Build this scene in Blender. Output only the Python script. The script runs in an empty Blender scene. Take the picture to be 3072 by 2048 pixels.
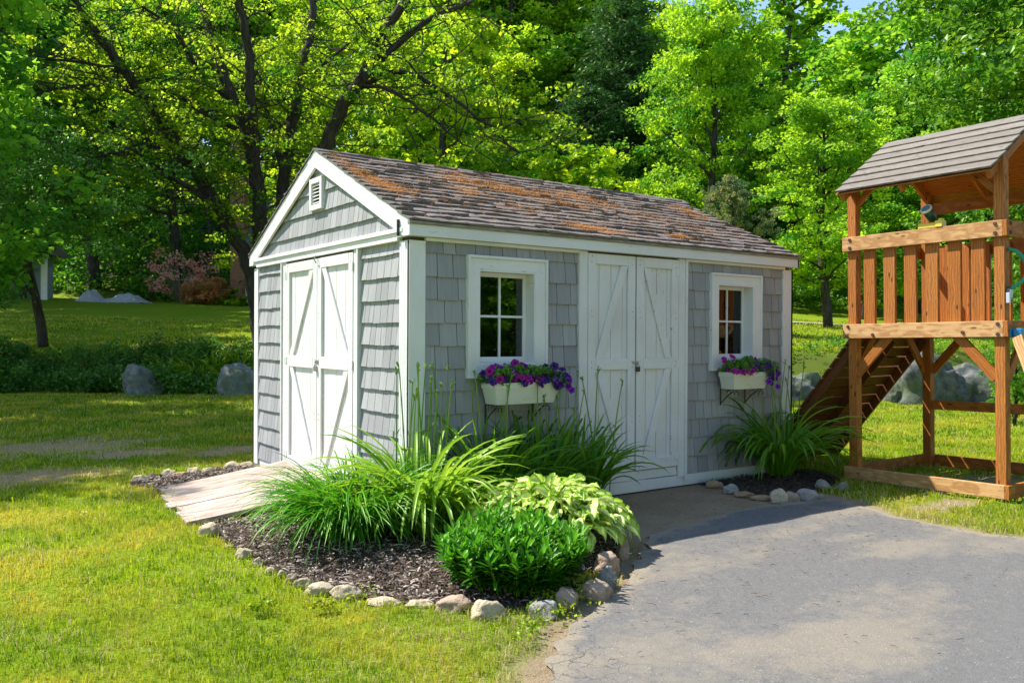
import bpy, math, random
import numpy as np
from mathutils import Vector, Matrix, noise
random.seed(7); RN = np.random.default_rng(11)
SC = bpy.context.scene
COL = SC.collection
# ---------------------------------------------------------------- camera, sky, sun, exposure
CAM = np.array([-3.2214, -5.9075, 1.4664])
FW = np.array([0.58114, 0.81379]); RT = np.array([0.81380, -0.58112])       # plan directions of view and of right
FPX = 2547.135
def _cam():
    y, p, r = 0.6201, -0.0045, 0.0053
    f = Vector((math.sin(y)*math.cos(p), math.cos(y)*math.cos(p), math.sin(p)))
    rt = Vector((math.cos(y), -math.sin(y), 0)); up = rt.cross(f)
    r2 = rt*math.cos(r)+up*math.sin(r); u2 = -rt*math.sin(r)+up*math.cos(r)
    cd = bpy.data.cameras.new('camera'); co = bpy.data.objects.new('camera', cd); COL.objects.link(co)
    m = Matrix(((r2.x, u2.x, -f.x, CAM[0]), (r2.y, u2.y, -f.y, CAM[1]), (r2.z, u2.z, -f.z, CAM[2]), (0, 0, 0, 1)))
    co.matrix_world = m
    cd.sensor_width = 36; cd.lens = 36*FPX/3072; cd.clip_start = .05; cd.clip_end = 1500
    SC.camera = co
_cam()
SUN = Vector((-1.07, 1.54, 2.38)).normalized()          # towards the sun
W = bpy.data.worlds.new('World'); SC.world = W; W.use_nodes = True
nt = W.node_tree; bg = nt.nodes['Background']
sky = nt.nodes.new('ShaderNodeTexSky'); sky.sky_type = 'NISHITA'; sky.sun_disc = False
sky.sun_elevation = math.asin(SUN.z); sky.sun_rotation = math.atan2(SUN.x, SUN.y)
sky.air_density = 1.0; sky.dust_density = .3; sky.ozone_density = 2.0
nt.links.new(sky.outputs[0], bg.inputs[0]); bg.inputs[1].default_value = 0.14
sl = bpy.data.lights.new('sun', 'SUN'); sl.energy = 4.5; sl.angle = math.radians(.5); sl.color = (1, .955, .88)
so = bpy.data.objects.new('sun', sl); COL.objects.link(so); so.rotation_euler = SUN.to_track_quat('Z', 'Y').to_euler()
so.location = (-8, 10, 20)
vs = SC.view_settings; vs.view_transform = 'Standard'; vs.look = 'None'; vs.gamma = 1; vs.exposure = 1.05
SC.cycles.max_bounces = 8; SC.cycles.diffuse_bounces = 3; SC.cycles.transmission_bounces = 4; SC.cycles.glossy_bounces = 2
SC.cycles.transparent_max_bounces = 6; SC.cycles.sample_clamp_indirect = 6
K = 3072/2352
# a point of the plan at lateral picture column X (2352 wide) and distance q in front of the camera
def at(X, q):
    s = (X*K-1536)/FPX*q
    p = CAM[:2]+FW*q+RT*s
    return float(p[0]), float(p[1])
def zat(Y, q): return float(CAM[2]+(1010-Y*K)/FPX*q)
def qs(x, y):
    dx, dy = x-CAM[0], y-CAM[1]
    return dx*FW[0]+dy*FW[1], dx*RT[0]+dy*RT[1]
def sst(a, b, x):
    t = np.clip((x-a)/(b-a), 0, 1); return t*t*(3-2*t)
def vnoise(x, y, sc=1., seed=0.):                       # cheap smooth numpy noise, about -1..1
    x = np.asarray(x)*sc+seed*3.1; y = np.asarray(y)*sc+seed*7.7
    return (np.sin(x*1.3+1.7*np.sin(y*.9+seed))+np.sin(y*1.7+1.3*np.sin(x*1.1+2.1))+.6*np.sin(x*2.9+y*2.3+1)+.5*np.sin(x*4.7-y*5.1+np.sin(x*2.)))/3.1
def H(x, y):                                            # height of the ground
    q, s = qs(x, y)
    q = q+1.2*np.sin(s*.21)+.5*np.sin(s*.7+1)
    z = 1.15*sst(21.0, 23.2, q)+.092*np.clip(q-22.8, 0, 27)+.36*np.clip(q-50, 0, 60)
    z = z+.02*vnoise(x, y, .9)*sst(6, 12, q)+.25*vnoise(x, y, .15, 2)*sst(24, 50, q)
    return z
def Hf(x, y): return float(H(np.array(x, float), np.array(y, float)))
# ---------------------------------------------------------------- objects, tags
def tag(o, label=None, cat=None, group=None, kind=None):
    if label: o['label'] = label
    if cat: o['category'] = cat
    if group: o['group'] = group
    if kind: o['kind'] = kind
    return o
def empty(name, loc=(0, 0, 0), label=None, cat=None, group=None):
    o = bpy.data.objects.new(name, None); COL.objects.link(o); o.location = loc; o.empty_display_size = .1
    o['_b'] = [float(v) for v in loc]
    return tag(o, label, cat, group)
def base_of(p): return np.array(p['_b']) if p is not None and '_b' in p else np.zeros(3)
def link(name, me, mat, parent=None, loc=None):
    if mat: me.materials.append(mat)
    o = bpy.data.objects.new(name, me); COL.objects.link(o)
    if parent is not None: o.parent = parent; o['_b'] = [float(v) for v in base_of(parent)]
    elif loc is not None: o.location = loc; o['_b'] = [float(v) for v in loc]
    return o
def npmesh(name, V, loops, totals, mat, parent=None, loc=None, rnd=None, pt=None, smooth=False, local=False):
    V = np.asarray(V, np.float32)
    b = np.zeros(3) if local else (base_of(parent) if parent is not None else (np.array(loc) if loc is not None else np.zeros(3)))
    V = V-b.astype(np.float32)
    me = bpy.data.meshes.new(name); me.vertices.add(len(V)); me.vertices.foreach_set('co', V.ravel())
    loops = np.asarray(loops, np.int32).ravel(); totals = np.asarray(totals, np.int32)
    me.loops.add(len(loops)); me.loops.foreach_set('vertex_index', loops)
    st = np.zeros(len(totals), np.int32); st[1:] = np.cumsum(totals)[:-1]
    me.polygons.add(len(totals)); me.polygons.foreach_set('loop_start', st); me.polygons.foreach_set('loop_total', totals)
    me.polygons.foreach_set('use_smooth', np.full(len(totals), bool(smooth)))
    me.update(calc_edges=True)
    if rnd is not None:
        a = me.attributes.new('rnd', 'FLOAT', 'FACE'); a.data.foreach_set('value', np.asarray(rnd, np.float32).ravel())
    if pt is not None:
        for k, v in pt.items():
            v = np.asarray(v, np.float32)
            if v.ndim == 2: a = me.attributes.new(k, 'FLOAT_VECTOR', 'POINT'); a.data.foreach_set('vector', v.ravel())
            else: a = me.attributes.new(k, 'FLOAT', 'POINT'); a.data.foreach_set('value', v)
    return link(name, me, mat, parent, loc)
class MB:
    def __init__(s): s.v = []; s.f = []; s.r = []; s.b = []; s.n = 0
    def add(s, V, F, rnd=None, bc=None):
        V = np.asarray(V, float).reshape(-1, 3); rnd = random.random() if rnd is None else rnd
        if bc is None: bc = V
        s.v.append(V); s.b.append(np.asarray(bc, float)); s.f += [tuple(i+s.n for i in f) for f in F]; s.r += [rnd]*len(F); s.n += len(V)
        return s
    def box(s, lo, hi, rnd=None, axis=None):
        x0, y0, z0 = lo; x1, y1, z1 = hi
        V = np.array([(x0, y0, z0), (x1, y0, z0), (x1, y1, z0), (x0, y1, z0), (x0, y0, z1), (x1, y0, z1), (x1, y1, z1), (x0, y1, z1)], float)
        F = [(0, 3, 2, 1), (4, 5, 6, 7), (0, 1, 5, 4), (1, 2, 6, 5), (2, 3, 7, 6), (3, 0, 4, 7)]
        d = np.abs(V[6]-V[0]); order = np.argsort(-d)
        if axis is not None: order = [axis]+[i for i in range(3) if i != axis]
        return s.add(V, F, rnd, V[:, order]+np.array([random.random()*9, random.random()*5, random.random()*5]))
    def board(s, p0, p1, w, t, wdir, rnd=None, skew0=0, skew1=0):
        # a board from p0 to p1 (centre line), w wide along wdir, t thick across
        p0 = np.array(p0, float); p1 = np.array(p1, float); a = p1-p0; L = np.linalg.norm(a); a /= L
        wd = np.array(wdir, float); wd -= a*np.dot(wd, a); wd /= np.linalg.norm(wd); td = np.cross(a, wd)
        V = []; bc = []
        off = np.array([random.random()*9, random.random()*5, random.random()*5])
        for (c, l, sk) in ((p0, 0, skew0), (p1, L, skew1)):
            for (i, j) in ((-1, -1), (1, -1), (1, 1), (-1, 1)):
                V.append(c+wd*i*w/2+td*j*t/2+a*sk*i); bc.append(off+np.array([l, i*w/2, j*t/2]))
        return s.add(V, [(0, 1, 2, 3), (7, 6, 5, 4), (0, 4, 5, 1), (1, 5, 6, 2), (2, 6, 7, 3), (3, 7, 4, 0)], rnd, bc)
    def tube(s, pts, rad, n=8, rnd=None, cap=True, rough=0):
        pts = [Vector(p) for p in pts]
        if not hasattr(rad, '__len__'): rad = [rad]*len(pts)
        V = []; F = []; up = Vector((0, 0, 1)); T0 = (pts[1]-pts[0]).normalized()
        ref = T0.orthogonal().normalized(); L = 0; bc = []
        for i, p in enumerate(pts):
            T = (pts[min(i+1, len(pts)-1)]-pts[max(i-1, 0)]).normalized()
            ref = (ref-T*ref.dot(T)).normalized(); bi = T.cross(ref)
            if i: L += (p-pts[i-1]).length
            for k in range(n):
                a = 2*math.pi*k/n; rr = rad[i]*(1+rough*(random.random()-.5))
                V.append(p+ref*math.cos(a)*rr+bi*math.sin(a)*rr); bc.append((L, math.cos(a)*rad[i], math.sin(a)*rad[i]))
        for i in range(len(pts)-1):
            for k in range(n):
                F.append((i*n+k, i*n+(k+1) % n, (i+1)*n+(k+1) % n, (i+1)*n+k))
        if cap: F.append(tuple(range(n-1, -1, -1))); F.append(tuple(range((len(pts)-1)*n, len(pts)*n)))
        return s.add(V, F, rnd, bc)
    def disc(s, c, r, h, ax, n=12, rnd=None):
        c = Vector(c); ax = Vector(ax).normalized(); return s.tube([c, c+ax*h], [r, r*.85], n, rnd)
    def build(s, name, mat, parent=None, loc=None, bevel=0, smooth=False, local=False):
        V = np.concatenate(s.v); loops = [i for f in s.f for i in f]; tot = [len(f) for f in s.f]
        o = npmesh(name, V, loops, tot, mat, parent, loc, s.r, {'bc': np.concatenate(s.b)}, smooth, local)
        if bevel:
            m = o.modifiers.new('bevel', 'BEVEL'); m.width = bevel; m.segments = 1; m.limit_method = 'ANGLE'
        return o
# ---------------------------------------------------------------- materials
class NT:
    def __init__(s, name):
        s.m = bpy.data.materials.new(name); s.m.use_nodes = True; s.t = s.m.node_tree; s.b = s.t.nodes['Principled BSDF']; s.out = s.t.nodes['Material Output']
    def n(s, t, **k):
        x = s.t.nodes.new(t)
        for a, v in k.items(): setattr(x, a, v)
        return x
    def l(s, a, b): s.t.links.new(a, b)
    def attr(s, name): x = s.n('ShaderNodeAttribute'); x.attribute_name = name; return x
    def mapv(s, vec, sc=(1, 1, 1), loc=(0, 0, 0)):
        x = s.n('ShaderNodeMapping'); s.l(vec, x.inputs[0]); x.inputs['Scale'].default_value = sc; x.inputs['Location'].default_value = loc; return x.outputs[0]
    def obj(s): return s.n('ShaderNodeTexCoord').outputs['Object']
    def noise(s, vec, sc, det=4, rough=.55):
        x = s.n('ShaderNodeTexNoise'); x.inputs['Scale'].default_value = sc; x.inputs['Detail'].default_value = det; x.inputs['Roughness'].default_value = rough
        if vec is not None: s.l(vec, x.inputs['Vector'])
        return x.outputs['Fac']
    def ramp(s, fac, stops, interp='LINEAR'):
        x = s.n('ShaderNodeValToRGB'); x.color_ramp.interpolation = interp; e = x.color_ramp.elements
        while len(e) < len(stops): e.new(.5)
        for el, (p, c) in zip(e, stops):
            el.position = p; el.color = (c, c, c, 1) if not hasattr(c, '__len__') else (*c, 1)
        s.l(fac, x.inputs[0]); return x.outputs[0]
    def mix(s, fac, a, b, mode='MIX'):
        x = s.n('ShaderNodeMix'); x.data_type = 'RGBA'; x.blend_type = mode
        for sock, v in ((x.inputs[0], fac), (x.inputs[6], a), (x.inputs[7], b)):
            if hasattr(v, 'is_output') or hasattr(v, 'links'): s.l(v, sock)
            elif hasattr(v, '__len__'): sock.default_value = (*v, 1)
            else: sock.default_value = v if sock.type == 'VALUE' else (v, v, v, 1)
        return x.outputs[2]
    def math(s, op, a, b=0.):
        x = s.n('ShaderNodeMath'); x.operation = op
        for sock, v in ((x.inputs[0], a), (x.inputs[1], b)):
            if hasattr(v, 'links'): s.l(v, sock)
            else: sock.default_value = v
        return x.outputs[0]
    def bump(s, h, strength=.3, dist=.01):
        x = s.n('ShaderNodeBump'); x.inputs['Strength'].default_value = strength; x.inputs['Distance'].default_value = dist; s.l(h, x.inputs['Height']); s.l(x.outputs[0], s.b.inputs['Normal']); return x.outputs[0]
    def col(s, c):
        if hasattr(c, 'links'): s.l(c, s.b.inputs['Base Color'])
        else: s.b.inputs['Base Color'].default_value = (*c, 1)
        return s
    def rough(s, v, spec=.3):
        s.b.inputs['Roughness'].default_value = v; s.b.inputs['Specular IOR Level'].default_value = spec; return s
def m_plain(name, c, r=.6, spec=.3, metal=0., var=.12):
    x = NT(name); n = x.noise(x.obj(), 14, 3)
    x.col(x.mix(n, tuple(v*(1-var) for v in c), tuple(min(1, v*(1+var)) for v in c))).rough(r, spec); x.b.inputs['Metallic'].default_value = metal
    return x.m
def m_paint(name, c, chips=.0, dirt=.25):
    x = NT(name); o = x.attr('bc').outputs['Vector']
    n = x.noise(x.mapv(o, (3, 40, 40)), 1., 5); n2 = x.noise(x.obj(), 2.3, 5)
    base = x.mix(x.ramp(n2, [(.42, 0.), (.75, dirt)]), c, (c[0]*.72, c[1]*.70, c[2]*.64))
    base = x.mix(x.ramp(n, [(.45, 0.), (.8, .35)]), base, tuple(v*.82 for v in c))
    if chips:
        s1 = x.noise(x.mapv(o, (9, 60, 60)), 1.2, 6, .7); s2 = x.noise(x.obj(), 1.6, 3)
        mask = x.math('MULTIPLY', x.ramp(s1, [(.62, 0.), (.66, 1.)]), x.ramp(s2, [(.5-chips*.1, 0.), (.62, 1.)]))
        base = x.mix(mask, base, (.16, .145, .12))
    x.col(base).rough(.5, .3); x.bump(n, .12, .004)
    return x.m
WHITE = m_paint('white_paint', (.77, .755, .735), .4, .35)
WHITED = m_paint('white_door_paint', (.745, .73, .705), .9, .5)
def m_shingle():
    x = NT('grey_shingle_stain'); o = x.obj(); r = x.attr('rnd').outputs['Fac']; sep = x.n('ShaderNodeSeparateXYZ'); x.l(o, sep.inputs[0])
    g = x.noise(x.mapv(o, (38, 38, 1.6)), 1., 5, .6); w = x.noise(x.mapv(o, (60, 60, 3)), 1., 5, .7); big = x.noise(o, 1.7, 3)
    c = x.mix(r, (.29, .288, .292), (.41, .406, .405))
    c = x.mix(x.ramp(g, [(.35, 0.), (.75, .5)]), c, (.24, .238, .245))
    wear = x.math('MULTIPLY', x.ramp(w, [(.5, 0.), (.68, 1.)]), x.ramp(big, [(.42, 0.), (.65, .6)]))
    c = x.mix(wear, c, (.21, .20, .185))
    x.col(c).rough(.8, .15); x.bump(g, .5, .006); return x.m
SHING = m_shingle()
def m_wood(name, a, b, dark, scale=1., contrast=.5, sun=.0):
    x = NT(name); o = x.attr('bc').outputs['Vector']; r = x.attr('rnd').outputs['Fac']
    wv = x.n('ShaderNodeTexWave'); wv.wave_type = 'BANDS'; wv.bands_direction = 'Y'; wv.inputs['Scale'].default_value = 14*scale; wv.inputs['Distortion'].default_value = 9; wv.inputs['Detail'].default_value = 3; wv.inputs['Detail Scale'].default_value = 1.2
    x.l(x.mapv(o, (.35, 1, 1)), wv.inputs['Vector'])
    g = x.noise(x.mapv(o, (2.5, 90, 60)), 1.*scale, 5, .6)
    c = x.mix(r, a, b)
    c = x.mix(x.ramp(wv.outputs['Fac'], [(.1, 0.), (.9, contrast)]), c, dark)
    c = x.mix(x.ramp(g, [(.4, 0.), (.75, contrast)]), c, dark)
    kn = x.n('ShaderNodeTexVoronoi'); kn.inputs['Scale'].default_value = 1.; x.l(x.mapv(o, (4.5, 13, 13)), kn.inputs['Vector'])
    c = x.mix(x.ramp(kn.outputs['Distance'], [(.0, 1.), (.09, .8), (.14, 0.)]), c, tuple(v*.45 for v in dark))
    x.col(c).rough(.65, .25); x.bump(g, .25, .004); return x.m
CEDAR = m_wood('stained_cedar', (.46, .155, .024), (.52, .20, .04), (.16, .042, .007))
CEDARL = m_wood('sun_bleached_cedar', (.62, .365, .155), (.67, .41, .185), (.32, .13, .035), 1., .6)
GREYW = m_wood('weathered_grey_boards', (.27, .235, .195), (.41, .36, .30), (.10, .08, .06), 1., .75)
def m_ramp():
    x = NT('peeling_ramp_paint'); o = x.attr('bc').outputs['Vector']; r = x.attr('rnd').outputs['Fac']
    n = x.noise(x.mapv(o, (2.2, 16, 16)), 1.3, 6, .65); n2 = x.noise(x.mapv(o, (3, 30, 30), (7, 3, 1)), 1., 5, .6); n3 = x.noise(x.obj(), 3., 3)
    c = x.mix(r, (.40, .33, .275), (.54, .47, .40))
    c = x.mix(x.ramp(n, [(.46, 0.), (.57, .8)]), c, (.31, .20, .155))
    c = x.mix(x.math('MULTIPLY', x.ramp(n2, [(.56, 0.), (.68, 1.)]), x.ramp(n3, [(.5, 0.), (.65, 1.)])), c, (.36, .05, .05))
    c = x.mix(x.ramp(n2, [(.34, .9), (.44, 0.)]), c, (.17, .12, .09))
    x.col(c).rough(.8, .15); x.bump(n, .4, .006); return x.m
RAMPM = m_ramp()
def m_roof():
    x = NT('asphalt_roof_shingle'); o = x.obj(); r = x.attr('rnd').outputs['Fac']
    n = x.noise(o, 170, 2, .7); b = x.noise(o, 5, 5, .65)
    c = x.mix(r, (.19, .16, .14), (.28, .24, .212))
    c = x.mix(x.ramp(b, [(.42, 0.), (.7, .6)]), c, (.27, .235, .21))
    c = x.mix(x.ramp(n, [(.4, 0.), (.75, .7)]), c, (.055, .046, .045))
    x.col(c).rough(.95, .08); x.bump(n, .7, .006); return x.m
ROOFM = m_roof()
def m_stone(name, a, b, dark, moss=0.):
    x = NT(name); o = x.n('ShaderNodeNewGeometry').outputs['Position']
    n = x.noise(o, 5, 8, .65); n2 = x.noise(o, 40, 4, .7); n3 = x.noise(o, 2.1, 4)
    c = x.mix(x.ramp(n, [(.35, 0.), (.65, 1.)]), a, b); c = x.mix(x.ramp(n2, [(.45, 0.), (.8, .6)]), c, dark)
    if moss: c = x.mix(x.ramp(n3, [(.48, 0.), (.62, moss)]), c, (.10, .15, .05))
    x.col(c).rough(.9, .15); x.bump(x.math('ADD', n, x.math('MULTIPLY', n2, .35)), .9, .03); return x.m
ST_TAN = m_stone('tan_field_stone', (.42, .33, .215), (.60, .50, .36), (.20, .15, .095))
ST_PINK = m_stone('pinkish_field_stone', (.36, .245, .17), (.48, .36, .265), (.17, .11, .08))
ST_GREY = m_stone('grey_field_stone', (.26, .24, .215), (.42, .385, .34), (.12, .105, .09))
ST_DARK = m_stone('dark_lichen_boulder', (.065, .07, .072), (.21, .21, .20), (.02, .022, .024), .5)
def m_leaf(name, a, b, tr=None, mixf=.42, gloss=.08, edge=None, shared=False, pos=None):
    # leaf: diffuse + translucent + a little sheen; 'rnd' picks between a and b
    x = NT(name); x.t.nodes.remove(x.b); r = x.attr('rnd').outputs['Fac']
    c = x.mix(r, a, b); tb = tr or tuple(min(1, v*1.9) for v in b); ta = tuple(min(1, v*1.7) for v in a)
    t = x.mix(r, ta, tb)
    if edge is not None:
        e = x.attr('edge').outputs['Fac']; f = x.ramp(e, [(.45, 0.), (.72, 1.)]); c = x.mix(f, c, edge); t = x.mix(f, t, tuple(v*1.5 for v in edge))
    if pos:
        p = x.n('ShaderNodeNewGeometry').outputs['Position']; n = x.noise(p, pos[0], 3); f = x.ramp(n, [(pos[1], 0.), (pos[2], 1.)])
        c = x.mix(f, c, pos[3]); t = x.mix(f, t, tuple(min(1, v*1.5) for v in pos[3]))
    if shared:
        oc = x.n('ShaderNodeObjectInfo').outputs['Color']; c = x.mix(1., c, oc, 'MULTIPLY'); t = x.mix(1., t, oc, 'MULTIPLY')
    d = x.n('ShaderNodeBsdfDiffuse'); x.l(c, d.inputs[0]); tn = x.n('ShaderNodeBsdfTranslucent'); x.l(t, tn.inputs[0])
    m1 = x.n('ShaderNodeMixShader'); m1.inputs[0].default_value = mixf; x.l(d.outputs[0], m1.inputs[1]); x.l(tn.outputs[0], m1.inputs[2])
    g = x.n('ShaderNodeBsdfGlossy'); g.inputs['Roughness'].default_value = .45; g.inputs['Color'].default_value = (.55, .6, .4, 1)
    m2 = x.n('ShaderNodeMixShader'); m2.inputs[0].default_value = gloss; x.l(m1.outputs[0], m2.inputs[1]); x.l(g.outputs[0], m2.inputs[2])
    x.l(m2.outputs[0], x.out.inputs[0]); return x.m
LEAF_BG = m_leaf('broadleaf_foliage', (.03, .12, .008), (.20, .32, .012), (.46, .68, .03), .45, .04, shared=True)
LEAF_MAPLE = m_leaf('maple_foliage', (.045, .145, .006), (.25, .37, .010), (.68, .86, .03), .54, .04)
LEAF_PINE = m_leaf('pine_needles_green', (.03, .095, .022), (.09, .18, .04), None, .2, .05, shared=True)
LEAF_IVY = m_leaf('ivy_foliage', (.03, .12, .012), (.11, .27, .025), None, .3, .1)
LEAF_PERIW = m_leaf('shrub_foliage', (.04, .155, .01), (.16, .34, .015), (.4, .62, .02), .4, .05, shared=True)
LILY = m_leaf('daylily_leaves', (.05, .20, .008), (.24, .42, .02), (.55, .75, .05), .42, .07)
TUFT = m_leaf('ornamental_grass_leaves', (.03, .19, .006), (.13, .36, .012), (.28, .6, .02), .38, .07)
HOSTA = m_leaf('hosta_leaves', (.78, .80, .36), (.56, .68, .13), (.85, .9, .2), .28, .06, edge=(.24, .45, .012))
PHLOX = m_leaf('perennial_leaves', (.012, .10, .004), (.13, .42, .015), (.22, .62, .02), .3, .05)
PETL = m_leaf('petunia_leaves', (.06, .19, .02), (.15, .32, .03), None, .35, .06)
SCAPE = m_leaf('flower_stalks', (.12, .26, .03), (.25, .36, .05), None, .2, .06)
GRASS = m_leaf('lawn_grass_blades', (.045, .14, .004), (.33, .44, .010), (.64, .74, .02), .42, .04, pos=(.9, .46, .62, (.50, .43, .04)))
STRAW = m_leaf('dry_grass_blades', (.40, .32, .13), (.58, .47, .22), None, .3, .03)
NEEDLE = m_leaf('fallen_pine_needles', (.50, .17, .035), (.72, .34, .09), None, .15, .05)
BARK = (lambda x: (x.col(x.mix(x.ramp(x.noise(x.mapv(x.attr('bc').outputs['Vector'], (1.5, 9, 9)), 2., 7, .7), [(.35, 0.), (.65, 1.)]), (.035, .028, .024), (.12, .10, .085))), x.rough(.95, .1), x.bump(x.noise(x.mapv(x.attr('bc').outputs['Vector'], (3, 22, 22)), 2., 6, .7), 1., .05), x.m)[-1])(NT('tree_bark'))
def m_mulch():
    x = NT('bark_mulch'); r = x.attr('rnd').outputs['Fac']; x.col(x.ramp(r, [(0, (.04, .028, .022)), (.45, (.14, .10, .08)), (.75, (.29, .235, .19)), (1, (.50, .43, .36))])).rough(.95, .1); return x.m
MULCH = m_mulch()
SOIL = (lambda x: (x.col(x.mix(x.noise(x.obj(), 9, 6), (.04, .028, .02), (.12, .09, .065))), x.rough(.95, .1), x.bump(x.noise(x.obj(), 50, 5), 1., .02), x.m)[-1])(NT('dark_soil'))
def m_ground():
    x = NT('lawn_ground'); p = x.n('ShaderNodeNewGeometry').outputs['Position']; v = x.attr('veg').outputs['Fac']; fo = x.attr('forest').outputs['Fac']
    n = x.noise(p, 3, 6, .65); n2 = x.noise(p, 45, 5, .7); n3 = x.noise(p, .35, 3)
    soil = x.mix(n, (.20, .145, .085), (.44, .335, .215)); soil = x.mix(x.ramp(n2, [(.5, 0.), (.75, .6)]), soil, (.12, .085, .055))
    sx = x.n('ShaderNodeSeparateXYZ'); x.l(p, sx.inputs[0]); soil = x.mix(x.ramp(x.math('MULTIPLY', sx.outputs[1], .3), [(.2, 0.), (.9, 1.)]), soil, x.mix(x.ramp(n2, [(.3, 0.), (.7, 1.)]), (.26, .155, .07), (.66, .46, .26)))
    g = x.mix(x.ramp(n2, [(.3, 0.), (.7, 1.)]), (.07, .14, .004), (.26, .34, .012)); g = x.mix(x.ramp(n3, [(.45, 0.), (.65, .5)]), g, (.24, .27, .02))
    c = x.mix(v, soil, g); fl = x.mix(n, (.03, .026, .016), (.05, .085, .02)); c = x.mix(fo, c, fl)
    x.col(c).rough(.95, .08); x.bump(n2, .8, .03); return x.m
def m_drive():
    x = NT('worn_asphalt'); p = x.n('ShaderNodeNewGeometry').outputs['Position']
    a = x.noise(p, 150, 3, .85); a2 = x.noise(p, 24, 6, .75)
    s1 = x.noise(x.mapv(p, (.5, 1.25, 1), (3.2, 1.1, 0)), 1.1, 5, .5); s2 = x.noise(p, 6, 5, .6); e = x.attr('edge').outputs['Fac']
    c = x.mix(x.ramp(a, [(.3, 0.), (.7, 1.)]), (.05, .047, .044), (.205, .197, .185))
    c = x.mix(x.ramp(a2, [(.40, 0.), (.72, .45)]), c, (.20, .19, .175))
    sand = x.mix(x.ramp(a, [(.3, 0.), (.75, 1.)]), (.16, .135, .095), (.38, .32, .235))
    f = x.ramp(x.math('ADD', s1, x.math('MULTIPLY', x.math('SUBTRACT', s2, .5), .4)), [(.47, 0.), (.64, .6)])
    c = x.mix(f, c, sand)
    c = x.mix(x.ramp(x.math('ADD', e, x.math('MULTIPLY', x.math('SUBTRACT', s2, .5), .9)), [(.62, 0.), (1.05, .9)]), c, sand)
    wp = x.n('ShaderNodeVectorMath'); wp.operation = 'ADD'; nn = x.n('ShaderNodeTexNoise'); nn.inputs['Scale'].default_value = 3.5; nn.inputs['Detail'].default_value = 4; x.l(p, nn.inputs['Vector'])
    sc = x.n('ShaderNodeVectorMath'); sc.operation = 'SCALE'; sc.inputs['Scale'].default_value = .35; x.l(nn.outputs['Color'], sc.inputs[0]); x.l(p, wp.inputs[0]); x.l(sc.outputs[0], wp.inputs[1])
    vo = x.n('ShaderNodeTexVoronoi'); vo.feature = 'DISTANCE_TO_EDGE'; vo.inputs['Scale'].default_value = 2.3; x.l(wp.outputs[0], vo.inputs['Vector'])
    ck = x.math('MULTIPLY', x.ramp(vo.outputs['Distance'], [(.0, 1.), (.006, 1.), (.013, 0.)]), x.ramp(x.noise(x.mapv(p, (1, 1, 1), (5, 2.5, 0)), .8, 3), [(.60, 0.), (.68, .75)]))
    for cc, sc2, rad in (((-.72, -3.0, 0), 8., .42), ((2.3, -2.2, 0), 2.6, .9)):
        dn = x.n('ShaderNodeVectorMath'); dn.operation = 'DISTANCE'; x.l(wp.outputs[0], dn.inputs[0]); dn.inputs[1].default_value = (cc[0]+.17, cc[1]+.17, .17)
        v2 = x.n('ShaderNodeTexVoronoi'); v2.feature = 'DISTANCE_TO_EDGE'; v2.inputs['Scale'].default_value = sc2; x.l(wp.outputs[0], v2.inputs['Vector'])
        k2 = x.math('MULTIPLY', x.ramp(v2.outputs['Distance'], [(.0, 1.), (.0015*sc2, .8), (.0034*sc2, 0.)]), x.ramp(dn.outputs['Value'], [(rad*.3, .62), (rad, 0.)])); ck = x.math('MAXIMUM', ck, k2)
    c = x.mix(ck, c, (.03, .028, .026))
    sp = x.n('ShaderNodeTexVoronoi'); sp.inputs['Scale'].default_value = 55; x.l(p, sp.inputs['Vector'])
    c = x.mix(x.math('MULTIPLY', x.ramp(sp.outputs['Distance'], [(.0, 1.), (.13, .9), (.2, 0.)]), x.ramp(x.noise(p, 17, 2), [(.55, 0.), (.6, .7)])), c, (.52, .50, .47))
    x.col(c).rough(.9, .2); x.bump(x.math('SUBTRACT', x.math('ADD', a, x.math('MULTIPLY', a2, .12)), ck), .45, .004); return x.m
METB = m_plain('black_iron', (.02, .02, .022), .45, .5)
METG = m_plain('galvanised_steel', (.35, .35, .36), .4, .5, .8)
BOLT = m_plain('rusty_bolt_head', (.10, .055, .045), .6, .3, .3)
def m_glass():
    x = NT('window_glass'); x.t.nodes.remove(x.b); g = x.n('ShaderNodeBsdfGlossy'); g.inputs['Roughness'].default_value = .015; g.inputs['Color'].default_value = (.9, .95, 1, 1)
    tr = x.n('ShaderNodeBsdfTransparent'); tr.inputs[0].default_value = (.6, .64, .62, 1); fr = x.n('ShaderNodeFresnel'); fr.inputs[0].default_value = 1.6
    m = x.n('ShaderNodeMixShader'); x.l(x.math('ADD', fr.outputs[0], .0), m.inputs[0]); x.l(tr.outputs[0], m.inputs[1]); x.l(g.outputs[0], m.inputs[2]); x.l(m.outputs[0], x.out.inputs[0]); return x.m
GLASS = m_glass()
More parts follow.
